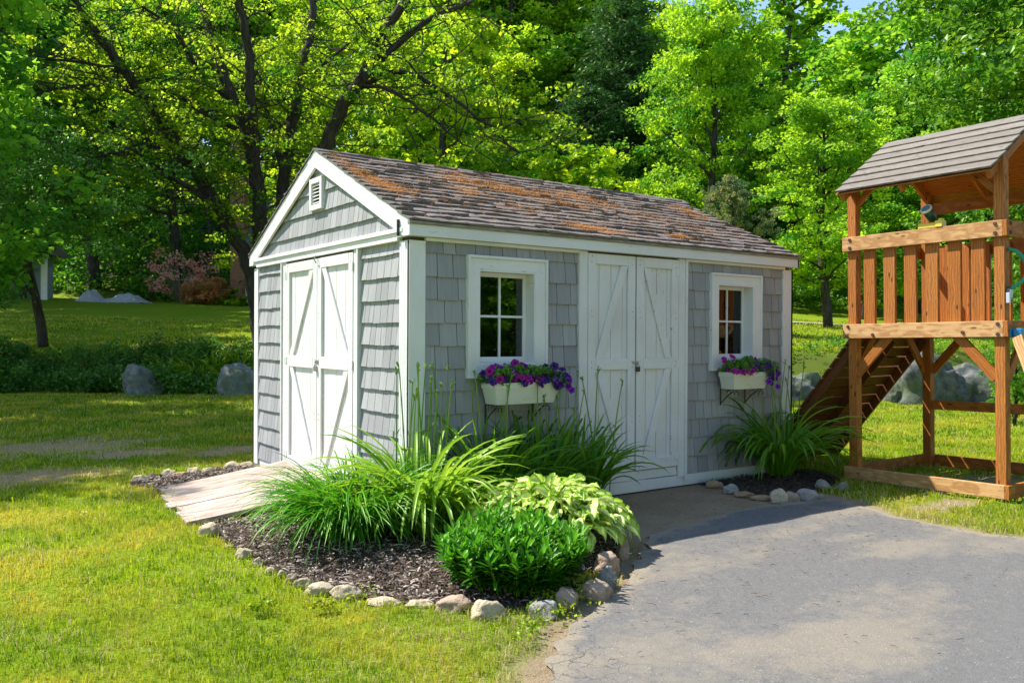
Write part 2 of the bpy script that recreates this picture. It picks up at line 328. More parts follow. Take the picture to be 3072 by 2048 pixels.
# ---------------------------------------------------------------- generic vegetation builders
def strips(base, az, el, length, droop, width, K=6, prof=None, fold=.25, across=3, power=1.3, roll=None):
    base = np.asarray(base, float); N = len(base); t = np.linspace(0, 1, K)
    az, el, length, droop, width = [np.broadcast_to(np.asarray(v, float), (N,)) for v in (az, el, length, droop, width)]
    if prof is None: prof = np.sqrt(np.clip(1-t**2.2, 0, 1))
    prof = np.asarray(prof)
    ang = el[:, None]-droop[:, None]*t[None]**power
    seg = length[:, None]/(K-1)
    hx = np.cos(ang)*seg; hz = np.sin(ang)*seg
    cx = np.concatenate([np.zeros((N, 1)), np.cumsum((hx[:, :-1]+hx[:, 1:])/2, 1)], 1); cz = np.concatenate([np.zeros((N, 1)), np.cumsum((hz[:, :-1]+hz[:, 1:])/2, 1)], 1)
    dx, dy = np.cos(az), np.sin(az)
    ctr = np.stack([base[:, 0:1]+cx*dx[:, None], base[:, 1:2]+cx*dy[:, None], base[:, 2:3]+cz], -1)
    side = np.stack([-dy, dx, np.zeros(N)], -1)[:, None]
    nrm = np.stack([-np.sin(ang)*dx[:, None], -np.sin(ang)*dy[:, None], np.cos(ang)], -1)
    if roll is not None:
        r = np.asarray(roll, float)[:, None, None]; side2 = side*np.cos(r)+nrm*np.sin(r); nrm = nrm*np.cos(r)-side*np.sin(r); side = side2
    w = (width[:, None]*prof[None]/2)[..., None]
    if across == 3:
        V = np.stack([ctr-side*w, ctr-nrm*w*fold*2, ctr+side*w], 2)
        edge = np.broadcast_to(np.array([1., 0., 1.]), (N, K, 3))
    else:
        V = np.stack([ctr-side*w, ctr+side*w], 2); edge = np.ones((N, K, 2))
    A = across; idx = np.arange(N*K*A).reshape(N, K, A); fs = []
    for a in range(A-1): fs.append(np.stack([idx[:, :-1, a], idx[:, :-1, a+1], idx[:, 1:, a+1], idx[:, 1:, a]], -1))
    Fq = np.stack(fs, 2).reshape(N, -1, 4)
    return V.reshape(-1, 3), Fq, edge.reshape(-1)
def strips_obj(name, parts, mat, parent=None, loc=None, smooth=True, local=False):
    Vs, Fs, Es, Rs, n = [], [], [], [], 0
    for V, Fq, E, R in parts:
        Vs.append(V); Fs.append((Fq+n).reshape(-1, 4)); Es.append(E); Rs.append(np.repeat(R, Fq.shape[1])); n += len(V)
    F = np.concatenate(Fs)
    return npmesh(name, np.concatenate(Vs), F.ravel(), np.full(len(F), 4), mat, parent, loc, np.concatenate(Rs), {'edge': np.concatenate(Es)}, smooth, local)
def leaf_quads(P, size, flat=.6, aspect=.7, droop=0.):
    # one folded quad per leaf; normals lean up by 'flat'
    N = len(P); nr = RN.normal(size=(N, 3)); nr[:, 2] = np.abs(nr[:, 2])*(1-flat)+flat*2.2*RN.random(N)+.1; nr /= np.linalg.norm(nr, axis=1)[:, None]
    a = RN.normal(size=(N, 3)); a[:, 2] -= droop; a -= nr*(a*nr).sum(1)[:, None]; a /= np.linalg.norm(a, axis=1)[:, None]; b = np.cross(nr, a)
    s = (np.asarray(size)*np.ones(N))[:, None]
    V = np.stack([P-a*s*.5, P+b*s*aspect*.5+nr*s*.12-a*s*.08, P+a*s*.5, P-b*s*aspect*.5+nr*s*.12-a*s*.08], 1)
    return V.reshape(-1, 3)
def leaf_obj(name, P, size, tint, mat, parent=None, loc=None, flat=.6, aspect=.7, droop=0., local=False):
    V = leaf_quads(P, size, flat, aspect, droop); N = len(P)
    return npmesh(name, V, np.arange(N*4), np.full(N, 4), mat, parent, loc, np.clip(tint, 0, 1), None, False, local)
def clusters(C, rad, n, flat=.45, tint0=None, jit=.18, shell=.5):
    # n leaves around each centre; returns positions and tints
    M = len(C); rad = np.asarray(rad)*np.ones(M); d = RN.normal(size=(M, n, 3)); d /= np.linalg.norm(d, axis=2)[..., None]
    rr = RN.random((M, n))**shell; P = C[:, None]+d*rr[..., None]*rad[:, None, None]*np.array([1, 1, flat])
    t0 = RN.random(M) if tint0 is None else tint0
    T = t0[:, None]+RN.normal(size=(M, n))*jit
    return P.reshape(-1, 3), T.reshape(-1)
# ================================================================ GROUND
def pip(x, y, poly):
    x = np.asarray(x); y = np.asarray(y); ins = np.zeros(x.shape, bool); n = len(poly)
    for i in range(n):
        x0, y0 = poly[i]; x1, y1 = poly[(i+1) % n]
        c = ((y0 > y) != (y1 > y)) & (x < (x1-x0)*(y-y0)/((y1-y0) if y1 != y0 else 1e-9)+x0); ins ^= c
    return ins
def pdist(x, y, line, closed=False):
    d = np.full(np.shape(x), 1e9); n = len(line)
    for i in range(n if closed else n-1):
        ax, ay = line[i]; bx, by = line[(i+1) % n]; vx, vy = bx-ax, by-ay
        t = np.clip(((x-ax)*vx+(y-ay)*vy)/(vx*vx+vy*vy+1e-12), 0, 1); d = np.minimum(d, np.hypot(x-ax-t*vx, y-ay-t*vy))
    return d
def smoothline(pts, n=6, closed=False):
    P = [np.array(p, float) for p in pts]; out = []; m = len(P)
    for i in range(m if closed else m-1):
        g = lambda k: P[k % m] if closed else P[min(max(k, 0), m-1)]
        p0, p1, p2, p3 = g(i-1), g(i), g(i+1), g(i+2)
        for k in range(n):
            t = k/n; out.append(.5*((2*p1)+(-p0+p2)*t+(2*p0-5*p1+4*p2-p3)*t*t+(-p0+3*p1-3*p2+p3)*t**3))
    if not closed: out.append(P[-1])
    return [tuple(float(c) for c in p) for p in out]
DRIVE = [(-.99, -3.08), (-.77, -2.82), (-.48, -2.59), (.03, -2.34), (.45, -2.08), (.72, -1.83), (1.05, -1.6), (1.32, -1.36), (1.9, -1.28), (2.55, -1.12), (3.1, -1.16), (3.5, -1.22), (3.74, -1.3), (3.62, -1.62), (3.44, -2.2), (3.42, -2.57), (3.55, -3.1), (4.1, -3.9), (6.5, -6.5), (11, -12), (9, -22), (-8, -22), (-5, -10), (-2.2, -4.9), (-1.5, -3.85)]
DRIVE = [(a+.025*math.sin(i*1.1)+.012*math.sin(i*2.7+1), b+.025*math.sin(i*1.3+2)+.012*math.sin(i*2.9)) for i, (a, b) in enumerate(smoothline(DRIVE, 7, True))]
BEDF = [(-1.36, .86), (-1.36, -.71), (-1.19, -1.43), (-.81, -2.0), (-.41, -2.27), (-.1, -2.2), (.38, -1.95), (.74, -1.67), (1.12, -1.3), (1.42, -.7), (1.62, -.02), (.0, -.02), (.0, .9)]
BEDB = [(-1.42, 3.12), (-1.2, 3.40), (-.63, 3.42), (-.05, 3.72), (.0, 3.7), (0., 2.7), (-1.25, 2.45)]
BEDR = [(3.3, -.02), (3.34, -.35), (3.36, -.9), (3.75, -1.0), (4.3, -.85), (4.75, -.7), (5.0, -.3), (4.85, -.02)]
BARE = [(-1.75, 6.7, 1.1, .75), (-2.5, 4.15, .95, .45), (-.85, 5.5, .55, .38), (.25, 5.05, .75, .3), (4.3, -2.0, .5, .13), (5.7, -1.5, .6, .45)]
DIRT = [(1.3, -.0), (1.1, -1.5), (2.0, -1.4), (3.6, -1.25), (3.9, -1.2), (3.5, -.4), (3.6, 0.02), (3.4, .3), (1.4, .3)]
def veg(x, y):
    x = np.asarray(x, float); y = np.asarray(y, float); n = vnoise(x, y, 3.1, 1)*.5+vnoise(x, y, 8.3, 3)*.35; v = np.ones(x.shape)
    for cx, cy, rx, ry in BARE:
        v = np.minimum(v, sst(.55, 1.55, np.hypot((x-cx)/rx, (y-cy)/ry)+n*.9+.25*vnoise(x, y, 17., 2))); v = np.maximum(v, .10*(np.hypot((x-cx)/rx, (y-cy)/ry) < 1.6))
    v = np.minimum(v, sst(.03, .26, pdist(x, y, DRIVE, True)+n*.12))
    for P in (BEDF, BEDB, BEDR, DIRT): v = np.where(pip(x, y, P), 0., v)
    v = np.minimum(v, sst(.0, .12, pdist(x, y, DIRT, True)+n*.1-.04))
    v = np.where(pip(x, y, DRIVE), 0., v)
    v = np.where((x > 0) & (x < 4.85) & (y > 0) & (y < 3.67), 0., v)
    return v
def axis_lines(lo, a, b, hi, st, g=1.16):
    c = list(np.arange(a, b, st)); s = st
    while c[-1] < hi: s = min(s*g, 6); c.append(c[-1]+s)
    s = st
    while c[0] > lo: s = min(s*g, 6); c.insert(0, c[0]-s)
    return np.array(c)
def ground():
    X = axis_lines(-190, -4, 9, 330, .11); Y = axis_lines(-60, -4.5, 9, 330, .11); nx, ny = len(X), len(Y)
    x, y = np.meshgrid(X, Y); z = H(x, y)
    near = sst(14, 8, qs(x, y)[0]); z = z+near*.008*vnoise(x, y, 2.2, 4)-.012*near
    V = np.stack([x, y, z], -1).reshape(-1, 3); i = np.arange(nx*ny).reshape(ny, nx)
    F = np.stack([i[:-1, :-1], i[:-1, 1:], i[1:, 1:], i[1:, :-1]], -1).reshape(-1, 4)
    q = qs(x, y)[0]
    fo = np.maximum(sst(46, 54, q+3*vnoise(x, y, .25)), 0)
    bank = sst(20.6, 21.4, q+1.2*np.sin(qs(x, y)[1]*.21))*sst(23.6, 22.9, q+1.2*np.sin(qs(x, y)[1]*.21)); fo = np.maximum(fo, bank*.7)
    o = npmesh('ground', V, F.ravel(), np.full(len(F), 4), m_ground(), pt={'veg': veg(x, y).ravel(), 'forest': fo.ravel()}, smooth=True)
    tag(o, kind='structure')
ground()
def sheet(name, poly, z, mat, kind, step=.1, mound=0., clip=None, label=None, cat=None):
    P = np.array(poly); lo = P.min(0); hi = P.max(0)
    lo = np.maximum(lo, [-5, -9]) if clip is None else lo; hi = np.minimum(hi, [10, 8]) if clip is None else hi
    xs = np.arange(lo[0], hi[0]+step, step); ys = np.arange(lo[1], hi[1]+step, step); nx, ny = len(xs), len(ys)
    x, y = np.meshgrid(xs, ys); e = pdist(x, y, poly, True); ins = pip(x, y, poly)
    # snap points just outside the outline onto it
    xf, yf = x.copy(), y.copy(); near = (~ins) & (e < step*1.5)
    for j, i in zip(*np.nonzero(near)):
        best = None
        for k in range(len(P)):
            a = P[k]; b = P[(k+1) % len(P)]; v = b-a; t = np.clip(((x[j, i]-a[0])*v[0]+(y[j, i]-a[1])*v[1])/(v@v+1e-12), 0, 1); c = a+v*t; dd = (c[0]-x[j, i])**2+(c[1]-y[j, i])**2
            if best is None or dd < best[0]: best = (dd, c)
        xf[j, i], yf[j, i] = best[1]
    ok = ins | near
    zz = z+mound*sst(0, .5, np.where(ins, e, 0))+.004*vnoise(xf, yf, 6, 2)*(mound > 0)+(.010*vnoise(xf, yf, 1.1, 5)+.006)*(mound == 0)*sst(0, .5, np.where(ins, e, 0))
    idx = -np.ones(x.shape, int); idx[ok] = np.arange(ok.sum()); q = (idx[:-1, :-1] >= 0) & (idx[:-1, 1:] >= 0) & (idx[1:, 1:] >= 0) & (idx[1:, :-1] >= 0) & (ins[:-1, :-1] | ins[:-1, 1:] | ins[1:, 1:] | ins[1:, :-1])
    F = np.stack([idx[:-1, :-1][q], idx[:-1, 1:][q], idx[1:, 1:][q], idx[1:, :-1][q]], -1)
    V = np.stack([xf[ok], yf[ok], zz[ok]], -1); edge = sst(.22, 0, np.where(ins, e, 0))[ok]
    o = npmesh(name, V, F.ravel(), np.full(len(F), 4), mat, pt={'edge': edge}, smooth=True); tag(o, label, cat, None, kind); return o
sheet('driveway', DRIVE, .004, m_drive(), 'structure', .08)
sheet('flower_bed', BEDF, -.002, SOIL, 'structure', .09, .07, 1)
sheet('flower_bed', BEDB, -.002, SOIL, 'structure', .09, .04, 1)
sheet('flower_bed', BEDR, -.002, SOIL, 'structure', .09, .04, 1)
# far footpath across the upper lawn on the right
def path():
    V = []; n = 30
    for i in range(n+1):
        X = 1780+i*30; q = 31.5-(i/n)*1.5
        for dq in (-.35, .35):
            x, y = at(X, q+dq); V.append((x, y, Hf(x, y)+.05))
    F = [(2*i, 2*i+2, 2*i+3, 2*i+1) for i in range(n)]
    o = npmesh('footpath', V, [j for f in F for j in f], [4]*n, m_plain('pale_path', (.36, .33, .27), .9)); tag(o, kind='structure')
path()
# grass
def scatter(q0, q1, dens, half=.80):
    area = half*2*(q1*q1-q0*q0)/2; n = int(area*dens); u = RN.random(n); q = np.sqrt(q0*q0+u*(q1*q1-q0*q0)); s = (RN.random(n)*2-1)*half*q
    x = CAM[0]+FW[0]*q+RT[0]*s; y = CAM[1]+FW[1]*q+RT[1]*s; return x, y, q
def grass():
    Vs, R, S = [], [], []
    for q0, q1, dens, w, h in ((2.3, 4.6, 8500, .0034, .050), (4.6, 7.5, 4600, .0048, .052), (7.5, 12, 1700, .008, .056), (12, 21, 560, .014, .062), (21.8, 34, 130, .03, .08)):
        x, y, q = scatter(q0, q1, dens)
        d = vnoise(x, y, 1.6, 7)*.5+vnoise(x, y, 5.2, 1)*.4
        nt_ = int(len(x)*.45)//12; cx, cy = x[:nt_].copy(), y[:nt_].copy(); m_ = nt_*12; k_ = np.arange(m_)//12; ox, oy = RN.normal(size=m_)*.011*(w/.0034), RN.normal(size=m_)*.011*(w/.0034)
        x[:m_] = cx[k_]+ox; y[:m_] = cy[k_]+oy; fan = np.full(len(x), np.nan); fan[:m_] = np.arctan2(oy, ox); tt = RN.normal(size=nt_)*.3; tint = np.zeros(len(x)); tint[:m_] = tt[k_]
        v = veg(x, y); keep = RN.random(len(x)) < v*(.78+.3*d)+.02*(v > .01)
        if q0 > 21: keep &= ((qs(x, y)[0]+1.2*np.sin(qs(x, y)[1]*.21)) > 23)
        x, y, d, fan, tint = x[keep], y[keep], d[keep], fan[keep], tint[keep]; n = len(x)
        z = H(x, y)-.014*sst(14, 8, qs(x, y)[0])
        edgeb = sst(.5, .1, pdist(x, y, DRIVE, True))
        L = h*(.55+.75*RN.random(n))*(1+.35*d+.35*edgeb); az = np.where(np.isnan(fan), RN.random(n)*6.283, fan+RN.normal(size=n)*.3); lean = .25+.75*RN.random(n); L = L*np.where(np.isnan(fan), .85, 1.15+.25*tint)
        wd = w*(.7+.6*RN.random(n)); dx, dy = np.cos(az), np.sin(az); a2 = RN.random(n)*6.283; sx, sy = np.cos(a2), np.sin(a2)
        m = np.stack([x+dx*L*lean*.25, y+dy*L*lean*.25, z+L*.6], -1); tp = np.stack([x+dx*L*lean, y+dy*L*lean, z+L*(1.05-lean*.55)], -1)
        b = np.stack([x, y, z], -1); sd = np.stack([sx*wd/2, sy*wd/2, wd*0], -1)
        Vs.append(np.stack([b-sd, b+sd, m+sd*.8, m-sd*.8, tp], 1)); straw = (RN.random(n) < .06+.30*np.clip(vnoise(x, y, 2.4, 9)-.05, 0, 1)+.22*np.clip(vnoise(x, y, 7., 5)-.3, 0, 1)+.4*(v[keep] < .8)+.32*sst(1.5, .0, pdist(x, y, DRIVE, True))*(.6+.8*vnoise(x, y, 3.3, 6))).astype(int)
        R.append(np.clip(.5+.24*RN.normal(size=n)+.28*vnoise(x, y, 1.1, 4)+tint, 0, 1)); S.append(straw)
    V = np.concatenate(Vs); r = np.concatenate(R); st = np.concatenate(S)
    for nm, sel, mat, lab in (('lawn_grass', st == 0, GRASS, 'short sunlit green grass of the lawn'), ('dry_grass', st == 1, STRAW, 'dry straw coloured blades scattered through the lawn')):
        v = V[sel]; n = len(v); i = np.arange(n)[:, None]*5; lp = np.concatenate([i+0, i+1, i+2, i+3, i+3, i+2, i+4], 1)
        o = npmesh(nm, v.reshape(-1, 3), lp.ravel(), np.tile([4, 3], n), mat, rnd=np.repeat(r[sel], 2), smooth=False); tag(o, lab, 'grass', None, 'stuff')
    print('blades', len(V))
grass()
def clover():
    P = []
    for i in range(20):
        q = random.uniform(2.6, 8); s0 = random.uniform(-.6, .02)*q; c = CAM[:2]+FW*q+RT*s0; n = random.randint(40, 170); rr = random.uniform(.04, .16)
        if i < 9: c = np.array([-.75+.1*i+random.gauss(0, .05), -2.62+.12*i*.6+random.gauss(0, .04)])
        if float(veg(c[0], c[1])) < .4 and i >= 9: continue
        a = RN.random(n)*6.283; r = rr*np.sqrt(RN.random(n)); P.append(np.stack([c[0]+np.cos(a)*r*1.5, c[1]+np.sin(a)*r, .03+.035*RN.random(n)], 1))
    P = np.concatenate(P); o = leaf_obj('clover', P, .012+.014*RN.random(len(P)), .6+.3*RN.normal(size=len(P)), GRASS, None, None, .7, .9, 0); tag(o, 'small patches of clover and weeds in the lawn', 'clover', None, 'stuff')
clover()
def rand_in(poly, n, margin=.0):
    P = np.array(poly); lo, hi = P.min(0), P.max(0); out = []
    while len(out) < n:
        x = lo[0]+(hi[0]-lo[0])*RN.random(n*3); y = lo[1]+(hi[1]-lo[1])*RN.random(n*3); k = pip(x, y, poly)
        if margin: k &= pdist(x, y, poly, True) > margin
        out += list(zip(x[k], y[k]))
    return np.array(out[:n])
def chips(n, poly, ln, wd, z0, mound):
    P = rand_in(poly, n, .01); e = pdist(P[:, 0], P[:, 1], poly, True); z = z0+mound*sst(0, .5, e)+RN.random(n)*.03
    az = RN.random(n)*6.283; el = RN.normal(size=n)*.28; L = ln*(.4+1.1*RN.random(n)**1.5); Wd = wd*(.5+RN.random(n))
    a = np.stack([np.cos(az)*np.cos(el), np.sin(az)*np.cos(el), np.sin(el)], -1); r = RN.normal(size=n)*.5
    b = np.cross(a, [0, 0, 1.]); b /= np.linalg.norm(b, axis=1)[:, None]; c = np.cross(b, a); b = b*np.cos(r)[:, None]+c*np.sin(r)[:, None]; c = np.cross(b, a)
    o = np.stack([P[:, 0], P[:, 1], z], -1); a = a*L[:, None]/2; b = b*Wd[:, None]/2; c = c*.003
    V = np.stack([o-a-b*.6, o-a+b*.7, o+b*1.1+c*1.5, o+a+b*.5, o+a-b*.6, o-b+c*1.5], 1).reshape(-1, 3); i = np.arange(n)[:, None]*6
    return V, np.concatenate([i, i+1, i+2, i+5, i+5, i+2, i+3, i+4], 1), RN.random(n)
def mulch():
    Vs, Ls, Rs, k = [], [], [], 0
    for poly, n, md in ((BEDF, 15000, .07), (BEDB, 3600, .04), (BEDR, 2500, .04)):
        V, L, R = chips(n, poly, .042, .009, .004, md); Vs.append(V); Ls.append(L+k); k += len(V); Rs.append(R if poly is not BEDR else R*.35)
    V = np.concatenate(Vs); L = np.concatenate(Ls); R = np.concatenate(Rs)
    o = npmesh('mulch', V, L.ravel(), np.full(2*len(R), 4), MULCH, rnd=np.repeat(R, 2)); tag(o, 'shredded brown bark mulch covering the flower beds', 'mulch', None, 'stuff')
mulch()
def litter():
    P = np.concatenate([rand_in([(-.9, -3.2), (3.4, -2.3), (3.4, -1.3), (1.3, -1.4), (0, -2.4)], 170), rand_in([(0, -4.2), (3.5, -3), (3.4, -1.6), (.6, -2.2)], 90), rand_in([(1.3, -1.4), (3.4, -1.3), (3.3, -.1), (1.7, -.1)], 90)])
    mb = MB()
    for x, y in P:
        a = random.random()*6.28; L = random.uniform(.01, .05); z = .022; b = a+random.uniform(-.7, .7)
        mb.tube([(x, y, z), (x+math.cos(a)*L*.5, y+math.sin(a)*L*.5, z+.004), (x+math.cos(a)*L*.5+math.cos(b)*L*.5, y+math.sin(a)*L*.5+math.sin(b)*L*.5, z)], [.0016, .0018, .0008], 3)
    o = mb.build('leaf_litter', m_plain('dry_twig', (.14, .085, .05), .9, .1)); tag(o, 'tiny twigs and leaf bits scattered on the asphalt', 'litter', None, 'stuff')
litter()
def soil_bits():
    mb = MB()
    for i in range(420):
        cx, cy, rx, ry = random.choice(BARE[:4]); x, y = cx+random.gauss(0, .55)*rx, cy+random.gauss(0, .55)*ry; a = random.random()*6.28; L = random.uniform(.015, .05); mb.tube([(x, y, .012), (x+math.cos(a)*L, y+math.sin(a)*L, .016)], [.003, .0015], 3)
    tag(mb.build('twigs', m_plain('pale_twig', (.40, .32, .22), .9, .1, var=.4), None), 'bits of twig and dead leaf on the bare soil patches', 'litter', None, 'stuff')
soil_bits()
# ================================================================ SHED
SL, SW, ZT = 4.8535, 3.6732, 2.26
RS = .4644                                             # roof slope
def roofz(y): return 2.383+(min(y, SW-y)+.056)*RS
shed = empty('garden_shed', (SL/2, SW/2, 0), 'grey shingled garden shed with white trim and two pairs of white doors', 'shed')
def PF(u, z, d): return (u, .03-d, z)                  # long front face
def PG(u, z, d): return (.03-d, u, z)                  # gable face
def PB(u, z, d): return (u, SW-.03+d, z)
def PR(u, z, d): return (SL-.03+d, u, z)
def prism(mb, P, poly, d0, d1, rnd=None, vert=True):
    n = len(poly); dd = d1 if hasattr(d1, '__len__') else [d1]*n
    V = [P(u, z, d0) for u, z in poly]+[P(u, z, q) for (u, z), q in zip(poly, dd)]
    F = [tuple(range(n-1, -1, -1)), tuple(range(n, 2*n))]+[(i, (i+1) % n, (i+1) % n+n, i+n) for i in range(n)]
    o = np.array([random.random()*9, random.random()*5, 0.]); pl = list(poly)+list(poly)
    bc = [o+np.array([z, u, 0]) if vert else o+np.array([u, z, 0]) for u, z in pl]
    mb.add(V, F, rnd, bc)
def rect(mb, P, u0, u1, z0, z1, d0, d1, rnd=None, vert=None):
    prism(mb, P, [(u0, z0), (u1, z0), (u1, z1), (u0, z1)], d0, d1, rnd, (z1-z0) > (u1-u0) if vert is None else vert)
def rsub(r, h):                                        # rectangle minus rectangle
    a, b, c, d = r; e, f, g, i = h
    if e >= b or f <= a or g >= d or i <= c: return [r]
    out = []
    if a < e: out.append((a, e, c, d))
    if f < b: out.append((f, b, c, d))
    m0, m1 = max(a, e), min(b, f)
    if c < g: out.append((m0, m1, c, g))
    if i < d: out.append((m0, m1, i, d))
    return out
def clip_poly(poly, line):                             # keep a*u+b*z<=c
    a, b, c = line; out = []
    for i in range(len(poly)):
        p, q = poly[i], poly[(i+1) % len(poly)]; fp, fq = a*p[0]+b*p[1]-c, a*q[0]+b*q[1]-c
        if fp <= 0: out.append(p)
        if fp*fq < 0: t = fp/(fp-fq); out.append((p[0]+(q[0]-p[0])*t, p[1]+(q[1]-p[1])*t))
    return out
W1 = (.5405, 1.3711, 1.128, 2.149); W1I = (.656, 1.243, 1.245, 2.030)
W2 = (3.5002, 4.3024, 1.137, 2.146); W2I = (3.612, 4.178, 1.25, 2.03)
def shingles(name, P, spans, zs, zlo, ztop, holes=(), lines=(), dbot=.024, wmin=.11, wmax=.2, jit=.004):
    mb = MB()
    for k, zb in enumerate(zs):
        zt = zs[k-1] if k else ztop
        for (u0, u1) in spans:
            u = u0-random.random()*.05
            while u < u1:
                w = random.uniform(wmin, wmax); a, b = max(u, u0), min(u+w-.0065, u1); u += w
                if b-a < .012: continue
                j = random.uniform(-jit, jit); z0 = max(zb+j, zlo); rs = [(a, b, z0, zt+.006)]
                for h in holes: rs = [q for r in rs for q in rsub(r, h)]
                rn = random.random()
                for r in rs:
                    poly = [(r[0], r[2]), (r[1], r[2]), (r[1], r[3]), (r[0], r[3])]
                    for ln in lines:
                        poly = clip_poly(poly, ln)
                        if len(poly) < 3: break
                    if len(poly) < 3: continue
                    dj = random.uniform(-.001, .001); f = lambda z: max(.004, .005+(dbot+dj-.005)*(zt-z)/(zt-zb))
                    prism(mb, P, poly, .0, [f(z) for _, z in poly], rn)
    return mb.build(name, SHING, shed)
ZS = [2.142-.186*k for k in range(12)]
hs = [(W1[0]+.02, W1[1]-.02, W1[2]+.02, W1[3]-.02), (W2[0]+.02, W2[1]-.02, W2[2]+.02, W2[3]-.02)]
for sp in ((.149, 1.739), (3.141, 4.682)): shingles('wall_shingles', PF, [sp], ZS, .105, 2.25, hs, dbot=.020, wmin=.12, wmax=.21)
for sp in ((.168, .896), (2.768, 3.53)): shingles('wall_shingles', PG, [sp], ZS, .1, 2.24, dbot=.026, wmin=.08, wmax=.15, jit=.004)
tri = [(-RS, 1, 2.383+.056*RS-.05), (RS, 1, 2.383+(SW+.056)*RS-.05)]
shingles('gable_shingles', PG, [(.0, SW)], [3.046, 2.856, 2.666, 2.476, 2.30], 2.30, 3.26, [(1.70, 1.97, 2.70, 2.98)], tri, dbot=.028, wmin=.08, wmax=.16, jit=.003)
shingles('wall_shingles', PR, [(.1, SW-.1)], ZS, .105, 2.25, dbot=.020)
shingles('gable_shingles', PR, [(.0, SW)], [3.046, 2.856, 2.666, 2.476, 2.30], 2.30, 3.26, [], tri)
shingles('wall_shingles', PB, [(.1, SL-.1)], ZS, .105, 2.25, dbot=.020)
# sheathing with real window openings
mb = MB()
rs = [(.03, SL-.03, .08, 2.36)]
for h in (W1I, W2I): rs = [q for r in rs for q in rsub(r, h)]
for r in rs: rect(mb, PF, *r, -.06, -.0005)
rect(mb, PB, .03, SL-.03, .08, 2.36, -.06, -.0005)
gp = [(.0901, .08), (SW-.0901, .08), (SW-.0901, 2.40), (SW/2, 3.2), (.0901, 2.40)]
prism(mb, PG, gp, -.06, -.0005); prism(mb, PR, gp, -.06, -.0005)
mb.box((.1, .1, .06), (SL-.1, SW-.1, .1))
mb.build('wall_sheathing', m_plain('dark_sheathing', (.10, .085, .07), .9), shed)
# skirt boards
mb = MB(); rect(mb, PF, .149, 1.739, .0, .104, 0, .016); rect(mb, PF, 1.76, 2.6, -.0, .108, .0, .034); rect(mb, PF, 2.604, 4.682, .0, .104, 0, .028)
rect(mb, PF, 1.84, 3.02, .112, .198, 0, .022)
rect(mb, PG, .168, 3.5, .0, .098, 0, .012); rect(mb, PB, .1, SL-.1, 0, .104, 0, .014); rect(mb, PR, .1, SW-.1, 0, .104, 0, .014)
mb.build('skirt_board', WHITED, shed, bevel=.002)
# corner boards
def corner(parts):
    mb = MB()
    for a in parts: rect(mb, *a, vert=True)
    mb.build('corner_board', WHITE, shed, bevel=.002)
fl = [(PF, .0, .148, .03, 2.232, .0, .03)]
for i in range(5): fl.append((PG, .003+i*.033, .003+i*.033+.029, .03, 2.232, .006, .030))
fl.append((PG, .001, .166, .03, 2.232, -.01, .0255))
corner(fl)
corner([(PG, SW-.15, SW, .03, 2.232, .0, .03), (PB, .0, .1, .03, 2.232, 0, .03)])
corner([(PF, 4.683, SL, .0, 2.232, .0, .03), (PR, .0, .1, .03, 2.232, 0, .03)])
corner([(PB, SL-.1, SL, .03, 2.232, .0, .03), (PR, SW-.1, SW, .03, 2.232, 0, .03)])
# roof deck, rakes, fascias, frieze
def PX(u, z, d): return (d, u, z)
mb = MB()
for s in (0, 1):
    f = (lambda y: y) if s == 0 else (lambda y: SW-y)
    prism(mb, PX, [(f(-.050), 2.358), (f(-.050), 2.380), (f(1.8366), 3.256), (f(1.8366), 3.232)], .0, 4.86)
mb.build('roof_deck', m_plain('grey_brown_wood', (.16, .13, .10), .9), shed)
rk = [(-.056, 2.262), (-.056, 2.381), (1.8364, 3.2595), (1.8364, 3.088), (.046, 2.262)]
for s in (0, 1):
    pl = rk if s == 0 else [(SW-y, z) for y, z in reversed(rk)]
    for (da, db) in ((-.030, -.004), (4.862, 4.888)): mb = MB(); prism(mb, PX, pl, da, db, None, False); mb.build('rake_board', WHITE, shed, bevel=.002)
mb = MB(); rect(mb, PX, 0, 0, 0, 0, 0, 0) if False else None
mb.box((-.004, -.056, 2.262), (4.892, -.031, 2.352), axis=0); mb.build('fascia', WHITE, shed, bevel=.002); mb = MB(); mb.box((-.004, SW+.031, 2.262), (4.892, SW+.056, 2.352), axis=0)
mb.build('fascia', WHITE, shed, bevel=.002)
mb = MB(); mb.box((-.034, -.070, 2.352), (4.896, -.030, 2.376), axis=0)
DE = m_wood('bare_eave_wood', (.27, .235, .18), (.33, .29, .22), (.13, .11, .08)); mb.build('drip_edge', DE, shed); mb = MB(); mb.box((-.034, SW+.030, 2.352), (4.896, SW+.070, 2.376), axis=0); mb.build('drip_edge', DE, shed)
mb = MB()
mb.box((.0, -.031, 2.262), (4.86, .03, 2.268), axis=0)
mb.box((.149, -.014, 2.234), (1.739, .03, 2.260), axis=0); mb.box((3.141, -.014, 2.234), (4.70, .03, 2.260), axis=0)
mb.box((-.022, .165, 2.236), (.03, SW-.15, 2.262), axis=1); mb.box((-.036, .06, 2.300), (.0, SW-.06, 2.334), axis=1); mb.box((-.020, .04, 2.262), (.026, SW-.04, 2.300), axis=1)
mb.build('frieze_board', WHITE, shed, bevel=.002)
